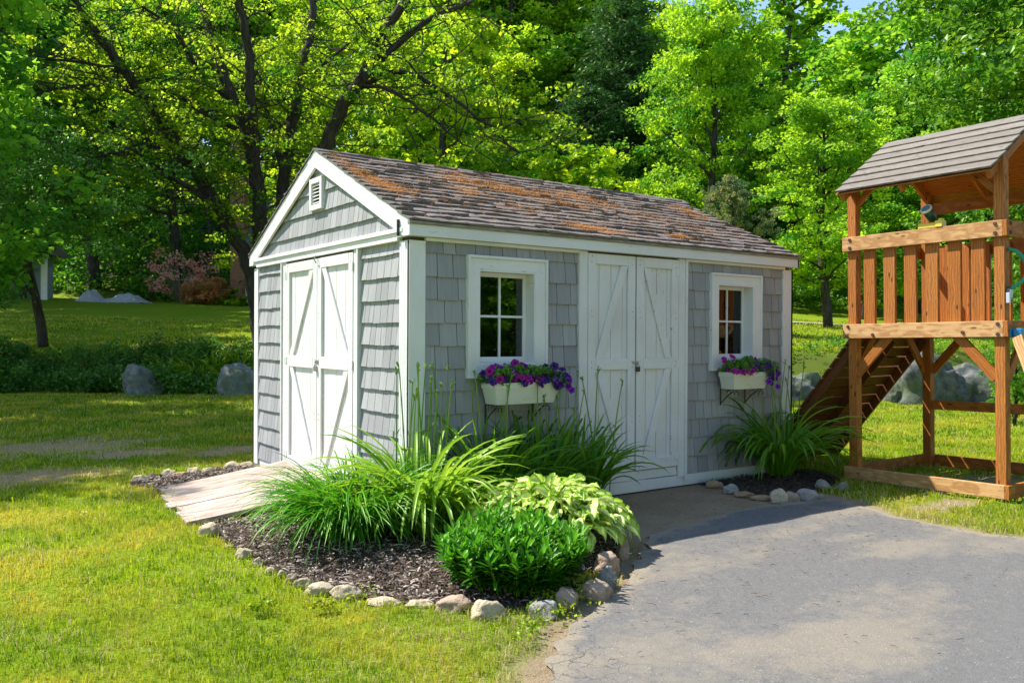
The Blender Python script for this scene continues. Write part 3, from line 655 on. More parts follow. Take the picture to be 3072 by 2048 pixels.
# roof shingles: single tabs with a raised, ragged butt edge
def roof():
    mb = MB(); cs = math.sqrt(1+RS*RS); Ls = 1.9/1*cs; ex = .125; nrm = np.array([0, -RS, 1.])/cs
    for side in (0, 1):
        k = 0; s = -.018
        while s < 1.893*cs-.01:
            x = -.045-random.random()*.1
            while x < 4.905:
                w = random.uniform(.13, .34); x0, x1 = max(x, -.045+random.uniform(0, .006)), min(x+w-.004, 4.905); x += w
                if x1-x0 < .02: continue
                s0 = s+random.uniform(-.010, .010) if k else s+random.uniform(-.004, .004); s1 = min(s+ex+.02, 1.893*cs)
                th = random.uniform(.009, .020); lift = random.uniform(.003, .011)+(.008 if random.random() < .08 else 0)
                V = []; m = 3
                for (ss, h0, h1) in ((s0, lift*.6, lift+th), (s0*.65+s1*.35, .002, th*.8+lift*.25), (s1, 0., .003)):
                    for i in range(m):
                        xx = x0+(x1-x0)*i/(m-1); wb = random.uniform(-.006, .006); sj = ss+(random.uniform(-.010, .010) if ss == s0 else 0)
                        for h in (h0, h1+wb*(ss != s1)):
                            y = -.056+sj/cs; z = 2.383+sj/cs*RS; p = np.array([xx, y, z])+nrm*h
                            if side: p[1] = SW-p[1]
                            V.append(p)
                idx = lambda r, i, t: (r*m+i)*2+t
                F = []
                for r in range(2):
                    for i in range(m-1): F.append((idx(r, i, 1), idx(r, i+1, 1), idx(r+1, i+1, 1), idx(r+1, i, 1)))
                    F.append((idx(r, 0, 0), idx(r, 0, 1), idx(r+1, 0, 1), idx(r+1, 0, 0))); F.append((idx(r, m-1, 0), idx(r+1, m-1, 0), idx(r+1, m-1, 1), idx(r, m-1, 1)))
                for i in range(m-1): F.append((idx(0, i, 0), idx(0, i+1, 0), idx(0, i+1, 1), idx(0, i, 1)))
                mb.add(V, F)
            s += ex; k += 1
    x = -.04; zr = 2.383+1.8926*RS
    while x < 4.88:                                     # ridge caps
        x1 = x+.17; t = random.uniform(.008, .016)
        V = [(x, SW/2-.12, zr-.12*RS+.012), (x1, SW/2-.12, zr-.12*RS+.006), (x, SW/2-.03, zr-.005+t), (x1, SW/2-.03, zr-.006+t*.6), (x, SW/2+.03, zr-.005+t), (x1, SW/2+.03, zr-.006+t*.6), (x, SW/2+.12, zr-.12*RS+.012), (x1, SW/2+.12, zr-.12*RS+.006)]
        V += [(a, b, c-.022) for a, b, c in V]
        mb.add(V, [(0, 1, 3, 2), (2, 3, 5, 4), (4, 5, 7, 6), (8, 0, 2, 10), (10, 2, 4, 12), (12, 4, 6, 14), (8, 9, 1, 0), (14, 6, 7, 15)]); x += .14
    mb.build('roof_shingles', ROOFM, shed)
roof()
def frame_ring(mb, P, o, i, d0, d1):
    a, b, c, d = o; e, f, g, h = i
    prism(mb, P, [(a, d), (e, h), (f, h), (b, d)], d0, d1, None, False); prism(mb, P, [(a, c), (b, c), (f, g), (e, g)], d0, d1, None, False)
    prism(mb, P, [(a, c), (e, g), (e, h), (a, d)], d0, d1, None, True); prism(mb, P, [(b, c), (b, d), (f, h), (f, g)], d0, d1, None, True)
def window(o, i, inner=None):
    w = MB(); frame_ring(w, PF, (o[0]+.022, o[1]-.022, o[2]+.022, o[3]-.022), i, .0, .036)
    root = w.build('window', WHITE, shed, bevel=.0015)
    lip = MB(); g = .0225; frame_ring(lip, PF, o, (o[0]+g, o[1]-g, o[2]+g, o[3]-g), .0, .052); lip.build('casing_lip', WHITE, root, bevel=.0015)
    rv = MB(); t = .012; a, b, c, d = i
    for r in ((a-.0, a+t, c, d), (b-t, b, c, d), (a+t, b-t, d-t, d), (a+t, b-t, c, c+t)): rect(rv, PF, *r, -.13, .033)
    rv.build('window_reveal', WHITE, root)
    s = MB(); q = .034; a, b, c, d = a+t, b-t, c+t, d-t; frame_ring(s, PF, (a, b, c, d), (a+q, b-q, c+q+.01, d-q), -.115, -.085)
    um = (a+b)/2; zm = (c+d)/2+.01
    rect(s, PF, um-.010, um+.010, c+q+.01, d-q, -.112, -.088); rect(s, PF, a+q, um-.0101, zm-.010, zm+.010, -.112, -.088); rect(s, PF, um+.0101, b-q, zm-.010, zm+.010, -.112, -.088)
    s.build('sash', WHITE, root, bevel=.0015)
    p = MB(); rect(p, PF, a+.01, b-.01, c+.01, d-.01, -.103, -.100); p.build('pane', GLASS, root)
window(W1, W1I); window(W2, W2I)
mb = MB(); mb.box((3.62, .42, .5), (3.86, .46, 2.1)); mb.box((3.95, .52, .3), (4.06, .56, 2.2)); mb.box((3.5, .4, 1.62), (4.1, .55, 1.66)); mb.box((3.45, .6, 1.0), (4.4, .62, 1.63))
mb.build('interior_boards', CEDAR, shed)
# plank doors with Z bracing
def door(P, u0, u1, z0, z1, zm0, zm1, lean, hinge):
    t = MB(); n = 4; w = (u1-u0)/n
    for i in range(n): rect(t, P, u0+i*w+.003, u0+(i+1)*w-.003, z0+.004, z1-.004, .002, .017+random.uniform(-.0012, .0012))
    root = t.build('door', WHITED, shed)
    f = MB(); q = .092; D0, D1 = .018, .041
    rect(f, P, u0, u0+q, z0, z1, D0, D1); rect(f, P, u1-q, u1, z0, z1, D0, D1)
    for a, b in ((z1-.095, z1), (zm0, zm1), (z0, z0+.105)): rect(f, P, u0+q+.0006, u1-q-.0006, a, b, D0, D1+.0015, None, False)
    f.build('door_frame', WHITED, root, bevel=.0025)
    br = MB(); ui, uj = u0+q+.001, u1-q-.001; bw = .082
    for (a, b, s) in ((zm1+.001, z1-.096, lean), (z0+.106, zm0-.001, -lean)):
        L = math.hypot(uj-ui-bw, b-a); hw = bw*L/(b-a)
        if s > 0: prism(br, P, [(ui, a), (ui+hw, a), (uj, b), (uj-hw, b)], D0, D1-.003, None, True)
        else: prism(br, P, [(uj-hw, a), (uj, a), (ui+hw, b), (ui, b)], D0, D1-.003, None, True)
    br.build('brace', WHITED, root, bevel=.0025)
    for zc in (z0+.10, (zm0+zm1)/2, z1-.12):
        h = MB(); s = 1 if hinge > 0 else -1; u = u1 if hinge > 0 else u0
        h.tube([P(u+s*.004, zc-.04, .046), P(u+s*.004, zc+.04, .046)], .005, 6)
        a = sorted((u-s*.03, u)); rect(h, P, a[0], a[1], zc-.035, zc+.035, .0425, .0455)
        h.build('hinge', WHITE, root)
    return root
d1 = door(PF, 1.842, 2.431, .209, 2.243, 1.172, 1.274, 1, -1)
d2 = door(PF, 2.449, 3.020, .206, 2.243, 1.172, 1.274, -1, 1)
# on the gable, y runs to the left in view: the brace leans the other way
d3 = door(PG, 1.013, 1.806, .140, 2.215, 1.165, 1.275, 1, -1)
d4 = door(PG, 1.818, 2.632, .145, 2.215, 1.160, 1.275, -1, 1)
for aa in (((PF, 1.7395, 1.838, .11, 2.258, 0, .038),), ((PF, 3.026, 3.14, .09, 2.258, 0, .038), (PF, 3.112, 3.143, .05, 2.258, .0375, .052)), ((PG, .898, 1.006, .03, 2.234, 0, .036), (PG, .898, .925, .03, 2.234, .0355, .050)), ((PG, 2.638, 2.766, .03, 2.234, 0, .036), (PG, 2.74, 2.768, .03, 2.234, .0355, .050))):
    mb = MB()
    for a in aa: rect(mb, *a)
    mb.build('door_trim', WHITED, shed, bevel=.002)
# dark hooks and hinge pins left on the gable end
mb = MB(); mb.box((-.050, .105, 2.27), (-.031, .120, 2.40)); mb.build('iron_strap', METB, shed)
mb = MB(); mb.tube([PG(1.80, 2.24, .06), PG(1.80, 2.20, .075), PG(1.805, 2.17, .055)], .006, 6); mb.build('door_hook', METG, shed)
for P_, us, zt_ in ((PF, (1.885, 2.39, 2.49, 2.975), 2.19), (PG, (1.055, 1.765, 1.86, 2.59), 2.165)):
    mb = MB()
    for u_ in us:
        for z_ in (zt_, zt_-.5, 1.22, .7, .255):
            for dz_ in (-.025, .025): mb.tube([P_(u_+random.uniform(-.008, .008), z_+dz_, .041), P_(u_, z_+dz_, .0438)], .0035, 5)
    o_ = mb.build('nail_heads', BOLT, shed); o_['kind'] = 'stuff'
# gable vent
mb = MB(); vo = (1.685, 1.985, 2.685, 2.99); frame_ring(mb, PG, vo, (1.735, 1.935, 2.735, 2.94), .0, .055); vent = mb.build('gable_vent', WHITE, shed, bevel=.002)
mb = MB()
for k in range(6):
    z = 2.745+k*.033; mb.add([PG(1.736, z, .045), PG(1.934, z, .045), PG(1.934, z+.026, .012), PG(1.736, z+.026, .012), PG(1.736, z+.004, .047), PG(1.934, z+.004, .047), PG(1.934, z+.030, .014), PG(1.736, z+.030, .014)], [(0, 3, 2, 1), (4, 5, 6, 7), (0, 1, 5, 4), (2, 3, 7, 6), (1, 2, 6, 5), (3, 0, 4, 7)])
mb.build('louvre', WHITE, vent)
# hasps on the doors
def hasp(P, u, z, door):
    m = MB(); rect(m, P, u-.045, u+.03, z-.014, z+.014, .0435, .0465, 0); m.tube([P(u+.014, z, .046), P(u+.014, z-.004, .062), P(u+.014, z-.016, .046)], .0035, 6); m.build('hasp', METG, door)
hasp(PF, 2.440, 1.235, d1); hasp(PG, 1.812, 1.225, d3)
def padlock(P, u, z, label, bodymat):
    b = np.array(P(u, z-.04, .058)); root = empty('padlock', tuple(b), label, 'padlock')
    m = MB(); ax = np.array(P(1, 0, 0))-np.array(P(0, 0, 0)); pr = np.array(P(0, 0, 1))-np.array(P(0, 0, 0)); up = np.array([0, 0, 1.])
    V = []; r = .021; prof = [(-r, -.02), (-r*.7, -.026), (r*.7, -.026), (r, -.02), (r, .014), (r*.75, .02), (-r*.75, .02), (-r, .014)]
    for s in (-.009, .009):
        for (x, y) in prof: V.append(b+ax*x+up*y+pr*s)
    n = 8; m.add(V, [tuple(range(n-1, -1, -1)), tuple(range(n, 2*n))]+[(i, (i+1) % n, (i+1) % n+n, i+n) for i in range(n)]); m.build('lock_body', bodymat, root)
    m = MB(); m.tube([b+ax*.013*c+up*(.018+.024*s) for c, s in ((-1, 0), (-1, .6), (-.7, 1.05), (0, 1.25), (.7, 1.05), (1, .6), (1, 0))], .0038, 6); m.build('shackle', METG, root, smooth=True)
padlock(PF, 2.452, 1.215, 'small dark padlock hanging on the long side doors between the two windows', m_plain('brown_lock_body', (.05, .035, .035), .4, .5))
padlock(PG, 1.815, 1.20, 'small steel padlock hanging on the sunlit gable end doors above the ramp', METG)
# fallen pine needles on the roof
def needles():
    P = []
    for x, t, rx, rt, n in ((.05, .8, .1, .1, 120), (.1, .6, .1, .10, 330), (.17, .46, .12, .07, 330), (.27, .38, .12, .05, 240), (1.4, .85, .12, .05, 110), (1.35, .72, .2, .07, 420), (1.15, .53, .14, .06, 240), (1.75, .68, .22, .07, 520), (1.95, .62, .2, .06, 300), (2.35, .67, .18, .05, 160), (2.3, .5, .25, .05, 330), (2.75, .70, .22, .06, 420), (3.0, .6, .2, .05, 220), (1.95, .11, .17, .04, 420), (2.2, .07, .16, .03, 160), (3.25, .12, .14, .03, 180), (4.5, .72, .16, .06, 300), (4.45, .58, .13, .05, 160), (3.4, .45, .2, .05, 110), (1.45, .33, .2, .06, 110), (3.9, .3, .3, .05, 100), (2.4, .5, 2.3, .45, 3400)):
        P.append(np.stack([x+RN.normal(size=n)*rx*.8, t+RN.normal(size=n)*rt*.7], 1))
    P = np.concatenate(P); P = P[(P[:, 0] > -.03) & (P[:, 0] < 4.88) & (P[:, 1] > .01) & (P[:, 1] < .98)]; n = len(P)
    y = -.056+P[:, 1]*1.893; z = 2.383+P[:, 1]*1.893*RS+.016+RN.random(n)*.014
    o = np.stack([P[:, 0], y, z], 1); a = RN.random(n)*6.283; L = .02+.045*RN.random(n); e1 = np.array([1., 0, 0]); e2 = np.array([0, 1, RS])/math.sqrt(1+RS*RS); nn = np.cross(e1, e2)
    d = (np.cos(a)[:, None]*e1+np.sin(a)[:, None]*e2+nn*RN.normal(size=n)[:, None]*.12)*L[:, None]/2; s = (-np.sin(a)[:, None]*e1+np.cos(a)[:, None]*e2)*.0017
    V = np.stack([o-d-s, o+nn*.004-s, o+nn*.004+s, o-d+s, o+d-s*.5, o+d+s*.5], 1).reshape(-1, 3); i = np.arange(n)[:, None]*6
    ob = npmesh('pine_needles', V, np.concatenate([i, i+1, i+2, i+3, i+1, i+4, i+5, i+2], 1).ravel(), np.full(2*n, 4), NEEDLE, rnd=np.repeat(RN.random(n), 2)); tag(ob, 'drifts of fallen orange pine needles lying on the shed roof', 'pine needles', None, 'stuff')
needles()
# ================================================================ WOODEN RAMP
def ramp():
    root = empty('wooden_ramp', (-.65, 1.8, 0), 'weathered plank ramp with peeling pinkish white paint leading up to the gable doors', 'ramp')
    ys = [.95, 1.17, 1.39, 1.61, 1.83, 2.05, 2.27, 2.47]; xe = [-1.44, -1.42, -1.36, -1.40, -1.36, -1.33, -1.28, -1.26]
    for i in range(len(ys)):
        y = ys[i]; w = .212 if i < 7 else .19; m = MB(); n = 12; V = []; bc = []; off = np.array([random.random()*9, random.random()*5, 0.])
        for k in range(n+1):
            t = k/n; x = -.025+(xe[i]+.025)*t; z = .148*(1-t)**1.15+.024+random.uniform(-.001, .001)
            if i == 7: x = -.025+(-1.27+.025)*t
            ry = .12*(1-t)*0
            for (a, h) in ((0, 0), (0, -.032), (w-.008, -.032), (w-.008, 0)): V.append((x+random.uniform(-.004, .004)*(k == n), y+a+.28*(t-.5)*-.25+.0*a, z+h)); bc.append(off+np.array([t*1.4, a, h]))
        F = []
        for k in range(n):
            for j in range(4): F.append((k*4+j, k*4+(j+1) % 4, k*4+4+(j+1) % 4, k*4+4+j))
        F += [(3, 2, 1, 0), (n*4, n*4+1, n*4+2, n*4+3)]
        m.add(V, F, None, bc); m.build('plank', RAMPM, root)
    for y in (1.0, 1.8, 2.55): m = MB(); m.add([(-.03, y, .02), (-1.25, y, -.01), (-1.25, y, .01), (-.03, y, .135), (-.03, y+.04, .02), (-1.25, y+.04, -.01), (-1.25, y+.04, .01), (-.03, y+.04, .135)], [(0, 1, 2, 3), (7, 6, 5, 4), (0, 4, 5, 1), (3, 2, 6, 7), (0, 3, 7, 4), (1, 5, 6, 2)]); m.build('joist', RAMPM, root)
ramp()
def many(name, mat, parent, fns, bevel=0):
    # one object per piece
    out = []
    for f in fns:
        mb = MB(); f(mb); out.append(mb.build(name, mat, parent, bevel=bevel))
    return out
# ================================================================ ROCKS
def gq(Y): return CAM[2]*FPX/(Y*K-1012)
def rock_obj(name, loc, size, mat, rz=0, seed=0, sub=4, amp=.18, sharp=.5, parent=None, flat=.35):
    import bmesh
    bm = bmesh.new(); bmesh.ops.create_icosphere(bm, subdivisions=sub, radius=1.); rs = random.Random(seed)
    planes = [(Vector((rs.gauss(0, 1), rs.gauss(0, 1), rs.gauss(0, .8))).normalized(), rs.uniform(.62, .9)) for _ in range(int(6+sharp*6))]
    off = Vector((rs.random()*50, rs.random()*50, rs.random()*50))
    for v in bm.verts:
        p = v.co.copy()
        for n, d in planes:
            h = p.dot(n)
            if h > d: p -= n*(h-d)*.85
        p *= 1+amp*noise.noise(p*1.4+off)+amp*.35*noise.noise(p*4+off)+amp*.12*noise.noise(p*11+off)
        if p.z < -flat: p.z = -flat+(p.z+flat)*.1
        v.co = (p.x*size[0]/2, p.y*size[1]/2, (p.z+flat)*size[2]/(1+flat))
    me = bpy.data.meshes.new(name); bm.to_mesh(me); bm.free()
    for p in me.polygons: p.use_smooth = True
    o = link(name, me, mat, parent, loc); o.rotation_euler = (0, 0, rz); return o
STN = [
 (480, 1233, 50, 34, 't', 'tan block shaped rock at the lower front corner of the plank ramp'),
 (524, 1262, 18, 12, 't', 'tiny pale stone in the bed edge just past the ramp corner rock'),
 (561, 1283, 38, 26, 't', 'rounded cream stone by the grass, second stone after the ramp corner rock'),
 (593, 1300, 28, 17, 't', 'small half buried tan stone left of the grassy clump in the bed edge'),
 (622, 1318, 28, 16, 't', 'low tan stone below the left fringe of the grassy clump'),
 (648, 1325, 22, 16, 't', 'small cream stone between two low stones under the grassy clump'),
 (668, 1338, 32, 20, 'p', 'orange tinted stone in the bed edge under the grassy clump'),
 (697, 1349, 38, 22, 't', 'angular pale stone left of the two wide rounded stones'),
 (735, 1366, 64, 27, 't', 'wide rounded cream stone, left one of the matching pair by the lawn'),
 (794, 1377, 66, 31, 't', 'wide domed cream stone, right one of the matching pair by the lawn'),
 (880, 1389, 74, 14, 't', 'long flat stone sunk in the grass right of the domed stone'),
 (963, 1394, 68, 15, 't', 'long flat pale stone sunk in the grass left of the brown rock'),
 (1042, 1405, 80, 36, 'p', 'low brown pointed rock left of the big white rounded rock'),
 (1130, 1423, 88, 48, 't', 'big whitish rounded rock at the front of the bed below the green perennial'),
 (1258, 1418, 86, 46, 'g', 'grey cracked wedge rock at the corner where lawn meets asphalt'),
 (1304, 1399, 72, 60, 'p', 'squarish pinkish grey rock right of the grey wedge rock'),
 (1377, 1379, 84, 64, 'p', 'large pinkish brown boulder beside the asphalt in front of a grey slab'),
 (1398, 1345, 60, 62, 'g', 'leaning grey slab behind the pinkish brown boulder'),
 (1402, 1318, 84, 62, 'p', 'shaded brown rock under the right edge of the striped hosta'),
 (1436, 1281, 44, 56, 'p', 'shaded upright rock at the far right tip of the hosta'),
 (1648, 1117, 42, 18, 'o', 'flat orange brown stone near the shed wall at the right flower bed'),
 (1683, 1128, 36, 22, 'g', 'small grey stone right of the flat orange one in the right bed edge'),
 (1716, 1136, 44, 12, 'o', 'sunken brown stone in shade between grey stone and right daylily'),
 (1752, 1143, 44, 12, 'o', 'sunken dark stone just left of the upright tan stone'),
 (1794, 1150, 42, 32, 't', 'upright tan stone at the front of the right daylily bed'),
 (1827, 1148, 40, 30, 'p', 'pinkish round stone right beside the upright tan stone'),
 (1861, 1144, 44, 30, 'g', 'grey round stone right of the pinkish one in the right bed'),
 (1885, 1139, 20, 13, 'g', 'small grey pebble at the end of the right bed row'),
 (1893, 1118, 38, 22, 'g', 'tilted grey stone in the grass right of the right daylily'),
 (1941, 1119, 30, 19, 'g', 'rounded grey stone in the grass nearest the play tower beam'),
 (322, 1113, 46, 20, 't', 'pale flat stone at the outermost tip of the small back bed'),
 (350, 1103, 26, 16, 'p', 'pinkish stone next to the tip stone of the small back bed'),
 (379, 1102, 42, 24, 't', 'pointed cream stone, third along the small back bed'),
 (411, 1104, 44, 18, 'o', 'orange brown low stone, fourth along the small back bed'),
 (446, 1097, 38, 22, 't', 'whitish round stone midway along the small back bed'),
 (480, 1093, 34, 18, 't', 'low cream stone just right of the middle of the small back bed'),
 (500, 1089, 22, 18, 'o', 'small orange upright stone in the small back bed row'),
 (531, 1085, 50, 22, 't', 'long pale stone near the shed end of the small back bed'),
 (566, 1079, 42, 18, 't', 'last tan stone touching the shed corner in the small back bed')]
ORANGE = m_stone('orange_field_stone', (.34, .21, .11), (.46, .32, .2), (.17, .1, .05))
for i, (X, Y, w, h, k, lab) in enumerate(STN):
    q = gq(Y); x, y = at(X, q); sc = K/FPX*q; m = {'t': ST_TAN, 'p': ST_PINK, 'g': ST_GREY, 'o': ORANGE}[k]
    dp = w*sc*random.uniform(.55, .8); x += FW[0]*dp*.4; y += FW[1]*dp*.4
    o = rock_obj('rock', (x, y, -.012), (w*sc*(1.12 if not 13 < i < 20 else .95), dp*1.1, h*sc*(1.02 if not 13 < i < 20 else .82)), m, -.62+random.uniform(-.3, .3), i*13+5, 4, .27, 1.5 if k in 'pg' else .8)
    tag(o, lab, 'rock', 'rocks edging the flower beds')
BLD = [
 (2118, 918, 21.6, 2.35, 1.6, 1.12, 'd', 'largest grey boulder seen under the play tower deck'),
 (2232, 926, 20.9, 1.75, 1.2, 1.02, 'd', 'sloping mossy boulder right of the largest one under the deck'),
 (2050, 912, 21.3, .85, .8, .5, 'd', 'low round boulder at the left foot of the largest boulder'),
 (2170, 925, 20.2, 1.1, .9, .62, 'd', 'dark low boulder in front of the two large boulders'),
 (1850, 908, 21.8, 1.5, 1.0, .68, 'd', 'flat topped dark boulder between the shed corner and the climbing ramp'),
 (1770, 908, 22.2, 1.6, 1.0, .7, 'd', 'boulder mostly hidden behind the right end of the shed'),
 (325, 903, 21.3, 1.15, 1.1, .82, 'l', 'pale grey boulder poking out of the ivy bank at left'),
 (548, 903, 21.1, 1.25, 1.1, .8, 'l', 'grey boulder at the end of the ivy bank beside the shed corner')]
for i, (X, Y, q, w, d, h, k, lab) in enumerate(BLD):
    q1 = q
    while k == 'd' and Hf(*at(X, q1)) > .10: q1 -= .1
    w, d, h, q = w*q1/q, d*q1/q, h*q1/q, q1
    x, y = at(X, q); o = rock_obj('boulder', (x, y, min(Hf(x, y), .12)-.12), (w, d, h+.12), ST_DARK if k == 'd' else m_stone('mid_grey_boulder', (.13, .14, .14), (.30, .31, .30), (.05, .05, .05), .5), -.62, 77+i*7, 5, .28, 1.6)  # ivy bank boulders get a mid grey stone of their own
    tag(o, lab, 'boulder', 'boulders along the foot of the upper lawn')
# ================================================================ BED PLANTS
def strap_clump(name, cx, cy, z, n, L, wd, rad, label, cat, mat, el=(1.0, 1.5), droop=(1.2, 2.4), K_=9, loc=None, fold=.3, tint=(.5, .25), group=None, power=1.4, cz=None):
    root = empty(name, (cx, cy, z), label, cat, group)
    a = RN.random(n)*6.283; r = rad*np.sqrt(RN.random(n)); b = np.stack([cx+np.cos(a)*r, cy+np.sin(a)*r, np.full(n, z)], 1)
    az = a+RN.normal(size=n)*.5; e = el[0]+(el[1]-el[0])*RN.random(n); dr = droop[0]+(droop[1]-droop[0])*RN.random(n)
    ln = L[0]+(L[1]-L[0])*RN.random(n); w = wd*(.7+.5*RN.random(n)); t = np.linspace(0, 1, K_); prof = np.minimum(1, .55+1.6*t)*np.sqrt(np.clip(1-t**3.2, 0, 1))
    V, F, E = strips(b, az, e, ln, dr, w, K_, prof, fold, 3, power, RN.normal(size=n)*.25)
    # keep leaves out of the shed walls and above the soil
    ins = (V[:, 0] > -.03) & (V[:, 1] > -.03) & (cy < 3); push = ins & (V[:, 1] < V[:, 0]); V[push, 1] = -.03-RN.random(push.sum())*.05; p2 = ins & ~push; V[p2, 0] = -.03-RN.random(p2.sum())*.05
    V[:, 2] = np.maximum(V[:, 2], .02+.03*RN.random())
    strips_obj('leaves', [(V, F, E, np.clip(tint[0]+tint[1]*RN.normal(size=n), 0, 1))], mat, root)
    return root
def scapes(root, pts, h, lean=.12):
    for (x, y, zz) in pts:
        mb = MB(); a = random.random()*6.28; ln = random.uniform(.3, 1.)*lean; hh = h*random.uniform(.82, 1.05); n = 6; P = []
        x1, y1 = x+math.cos(a)*ln, min(y+math.sin(a)*ln, -.04) if y < 0 and x > 0 else y+math.sin(a)*ln
        if x < 0: x1 = min(x1, -.03)
        for k in range(n+1):
            t = k/n; P.append((x+(x1-x)*t**1.6, y+(y1-y)*t**1.6, zz+hh*t))
        mb.tube(P, [.0058]*5+[.005, .004], 5)
        tip = Vector(P[-1])
        for b in range(random.randint(3, 5)):
            d = Vector((random.gauss(0, .5), random.gauss(0, .5), 1)).normalized(); o = tip-Vector((0, 0, random.uniform(0, .05))); L = random.uniform(.02, .045)
            mb.tube([o, o+d*L*.4, o+d*L*.75, o+d*L], [.003, .006, .0065, .001], 5)
        if random.random() < .6:
            o = Vector(P[3])+(Vector(P[4])-Vector(P[3]))*random.random(); d = Vector((random.gauss(0, .5), random.gauss(0, .5), 1)).normalized(); mb.tube([o, o+d*.03, o+d*.06], [.002, .004, .001], 4)
        mb.build('flower_stalk', SCAPE, root)
strap_clump('grassy_clump', -.68, -.44, .03, 950, (.45, .94), .0135, .19, 'dense fountain of thin dark green leaves between the ramp and the daylilies', 'plant', TUFT, (1.0, 1.52), (1.2, 2.7), 9, tint=(.4, .3))
strap_clump('grassy_clump', -.36, -.16, .03, 380, (.5, .88), .012, .13, 'smaller thin leaved clump against the gable corner trim behind the dense fountain', 'plant', TUFT, (1.0, 1.52), (1.2, 2.6), 8, tint=(.55, .3))
r = strap_clump('daylily', -.18, -.58, .03, 210, (.7, 1.12), .036, .17, 'bright yellow green daylily sprawling in front of the shed corner post', 'plant', LILY, (1.2, 1.55), (1.2, 2.8), 10, tint=(.75, .25))
scapes(r, [(-.28+.17*random.random(), -.25-.25*random.random(), .1) for _ in range(7)]+[(-.05+.2*random.random(), -.28-.22*random.random(), .1) for _ in range(9)], 1.12)
strap_clump('daylily', .30, -.66, .03, 140, (.55, .95), .035, .15, 'sunlit daylily with arching leaves just left of the striped hosta', 'plant', LILY, (1.05, 1.5), (1.5, 2.9), 10, tint=(.75, .25))
r = strap_clump('daylily', .62, -.27, .03, 140, (.6, 1.02), .034, .15, 'shaded daylily under the left flower box by the wall', 'plant', LILY, (1.22, 1.55), (.6, 2.1), 10, tint=(.25, .2))  # low tint paints the shade by the wall into these leaves
scapes(r, [(.5+.35*random.random(), -.12-.2*random.random(), .1) for _ in range(6)], 1.12)
r = strap_clump('daylily', 1.12, -.25, .03, 130, (.55, .98), .034, .15, 'shaded daylily below the right half of the left flower box', 'plant', LILY, (1.22, 1.55), (.6, 2.1), 10, tint=(.2, .2))  # leaf tint lowered here too, to carry the shade
scapes(r, [(1.0+.5*random.random(), -.10-.2*random.random(), .1) for _ in range(12)], 1.05)
r = strap_clump('daylily', 1.58, -.27, .03, 110, (.5, .92), .034, .14, 'shaded daylily in front of the left edge of the long side doors', 'plant', LILY, (1.2, 1.55), (.6, 2.1), 10, tint=(.25, .2))  # shade put into the leaf colour by the low tint
scapes(r, [(1.75, -.2, .1), (1.9, -.25, .1), (1.7, -.3, .1)], 1.15, .3)
r = strap_clump('daylily', 4.22, -.32, .03, 190, (.7, 1.2), .034, .12, 'fountain shaped green daylily below the right flower box', 'plant', LILY, (1.05, 1.5), (1.2, 2.6), 11, tint=(.3, .2))
scapes(r, [(4.15+.55*random.random(), -.12-.2*random.random(), .1) for _ in range(10)], 1.15, .2)
def lance(K_): t = np.linspace(0, 1, K_); return np.sin(np.pi*np.clip(t*.93+.07, 0, 1))**.8
def hosta():
    cx, cy = .38, -1.30; root = empty('hosta', (cx, cy, .03), 'low mounded hosta with cream centred leaves edged in yellow green', 'plant'); n = 720
    u = RN.random(n); r = .56*np.sqrt(u); a = RN.random(n)*6.283; ex = 1.0
    h = .38*np.sqrt(np.clip(1-u*.85, 0, 1))+.03; b = np.stack([cx+np.cos(a)*r*ex*1.0, cy+np.sin(a)*r*.92, h+.02+RN.normal(size=n)*.025], 1)
    t = np.linspace(0, 1, 9); prof = np.clip(np.sin(np.pi*t**.72)**.75, 0, 1)*np.clip(1-t**6, 0, 1); prof[0] = .05
    V, F, E = strips(b, a+RN.normal(size=n)*.7, .75-.75*u+RN.normal(size=n)*.3, (.09+.065*RN.random(n))*(1+.2*u), 1.3+1.2*RN.random(n), .050+.03*RN.random(n), 9, prof, .28, 3, 1.2, RN.normal(size=n)*.5)
    V[:, 2] = np.maximum(V[:, 2], .03)
    # finer cross section so that the pale centre reads: insert points half way
    V = V.reshape(n, 9, 3, 3); E3 = [1., .35, 0., .35, 1.]; V5 = np.stack([V[:, :, 0], (V[:, :, 0]+V[:, :, 1])/2, V[:, :, 1], (V[:, :, 1]+V[:, :, 2])/2, V[:, :, 2]], 2); V5[:, :, [1, 3], 2] += .003
    V5[:, :, [0, 4], 2] += (RN.normal(size=(n, 9, 2))*.004)
    idx = np.arange(n*9*5).reshape(n, 9, 5); F = np.stack([np.stack([idx[:, :-1, k], idx[:, :-1, k+1], idx[:, 1:, k+1], idx[:, 1:, k]], -1) for k in range(4)], 2).reshape(n, -1, 4)
    E = np.broadcast_to(np.array(E3), (n, 9, 5)).copy(); E += RN.normal(size=(n, 1, 1))*.12
    strips_obj('leaves', [(V5.reshape(-1, 3), F, E.reshape(-1), RN.random(n))], HOSTA, root)
    mb = MB()
    for i in range(0, n, 2): mb.tube([(cx+random.uniform(-.06, .06), cy+random.uniform(-.06, .06), .03), (cx+(b[i, 0]-cx)*.6, cy+(b[i, 1]-cy)*.6, b[i, 2]*.9), tuple(b[i])], [.004, .004, .003], 4)
    mb.build('leaf_stalks', SCAPE, root)
hosta()
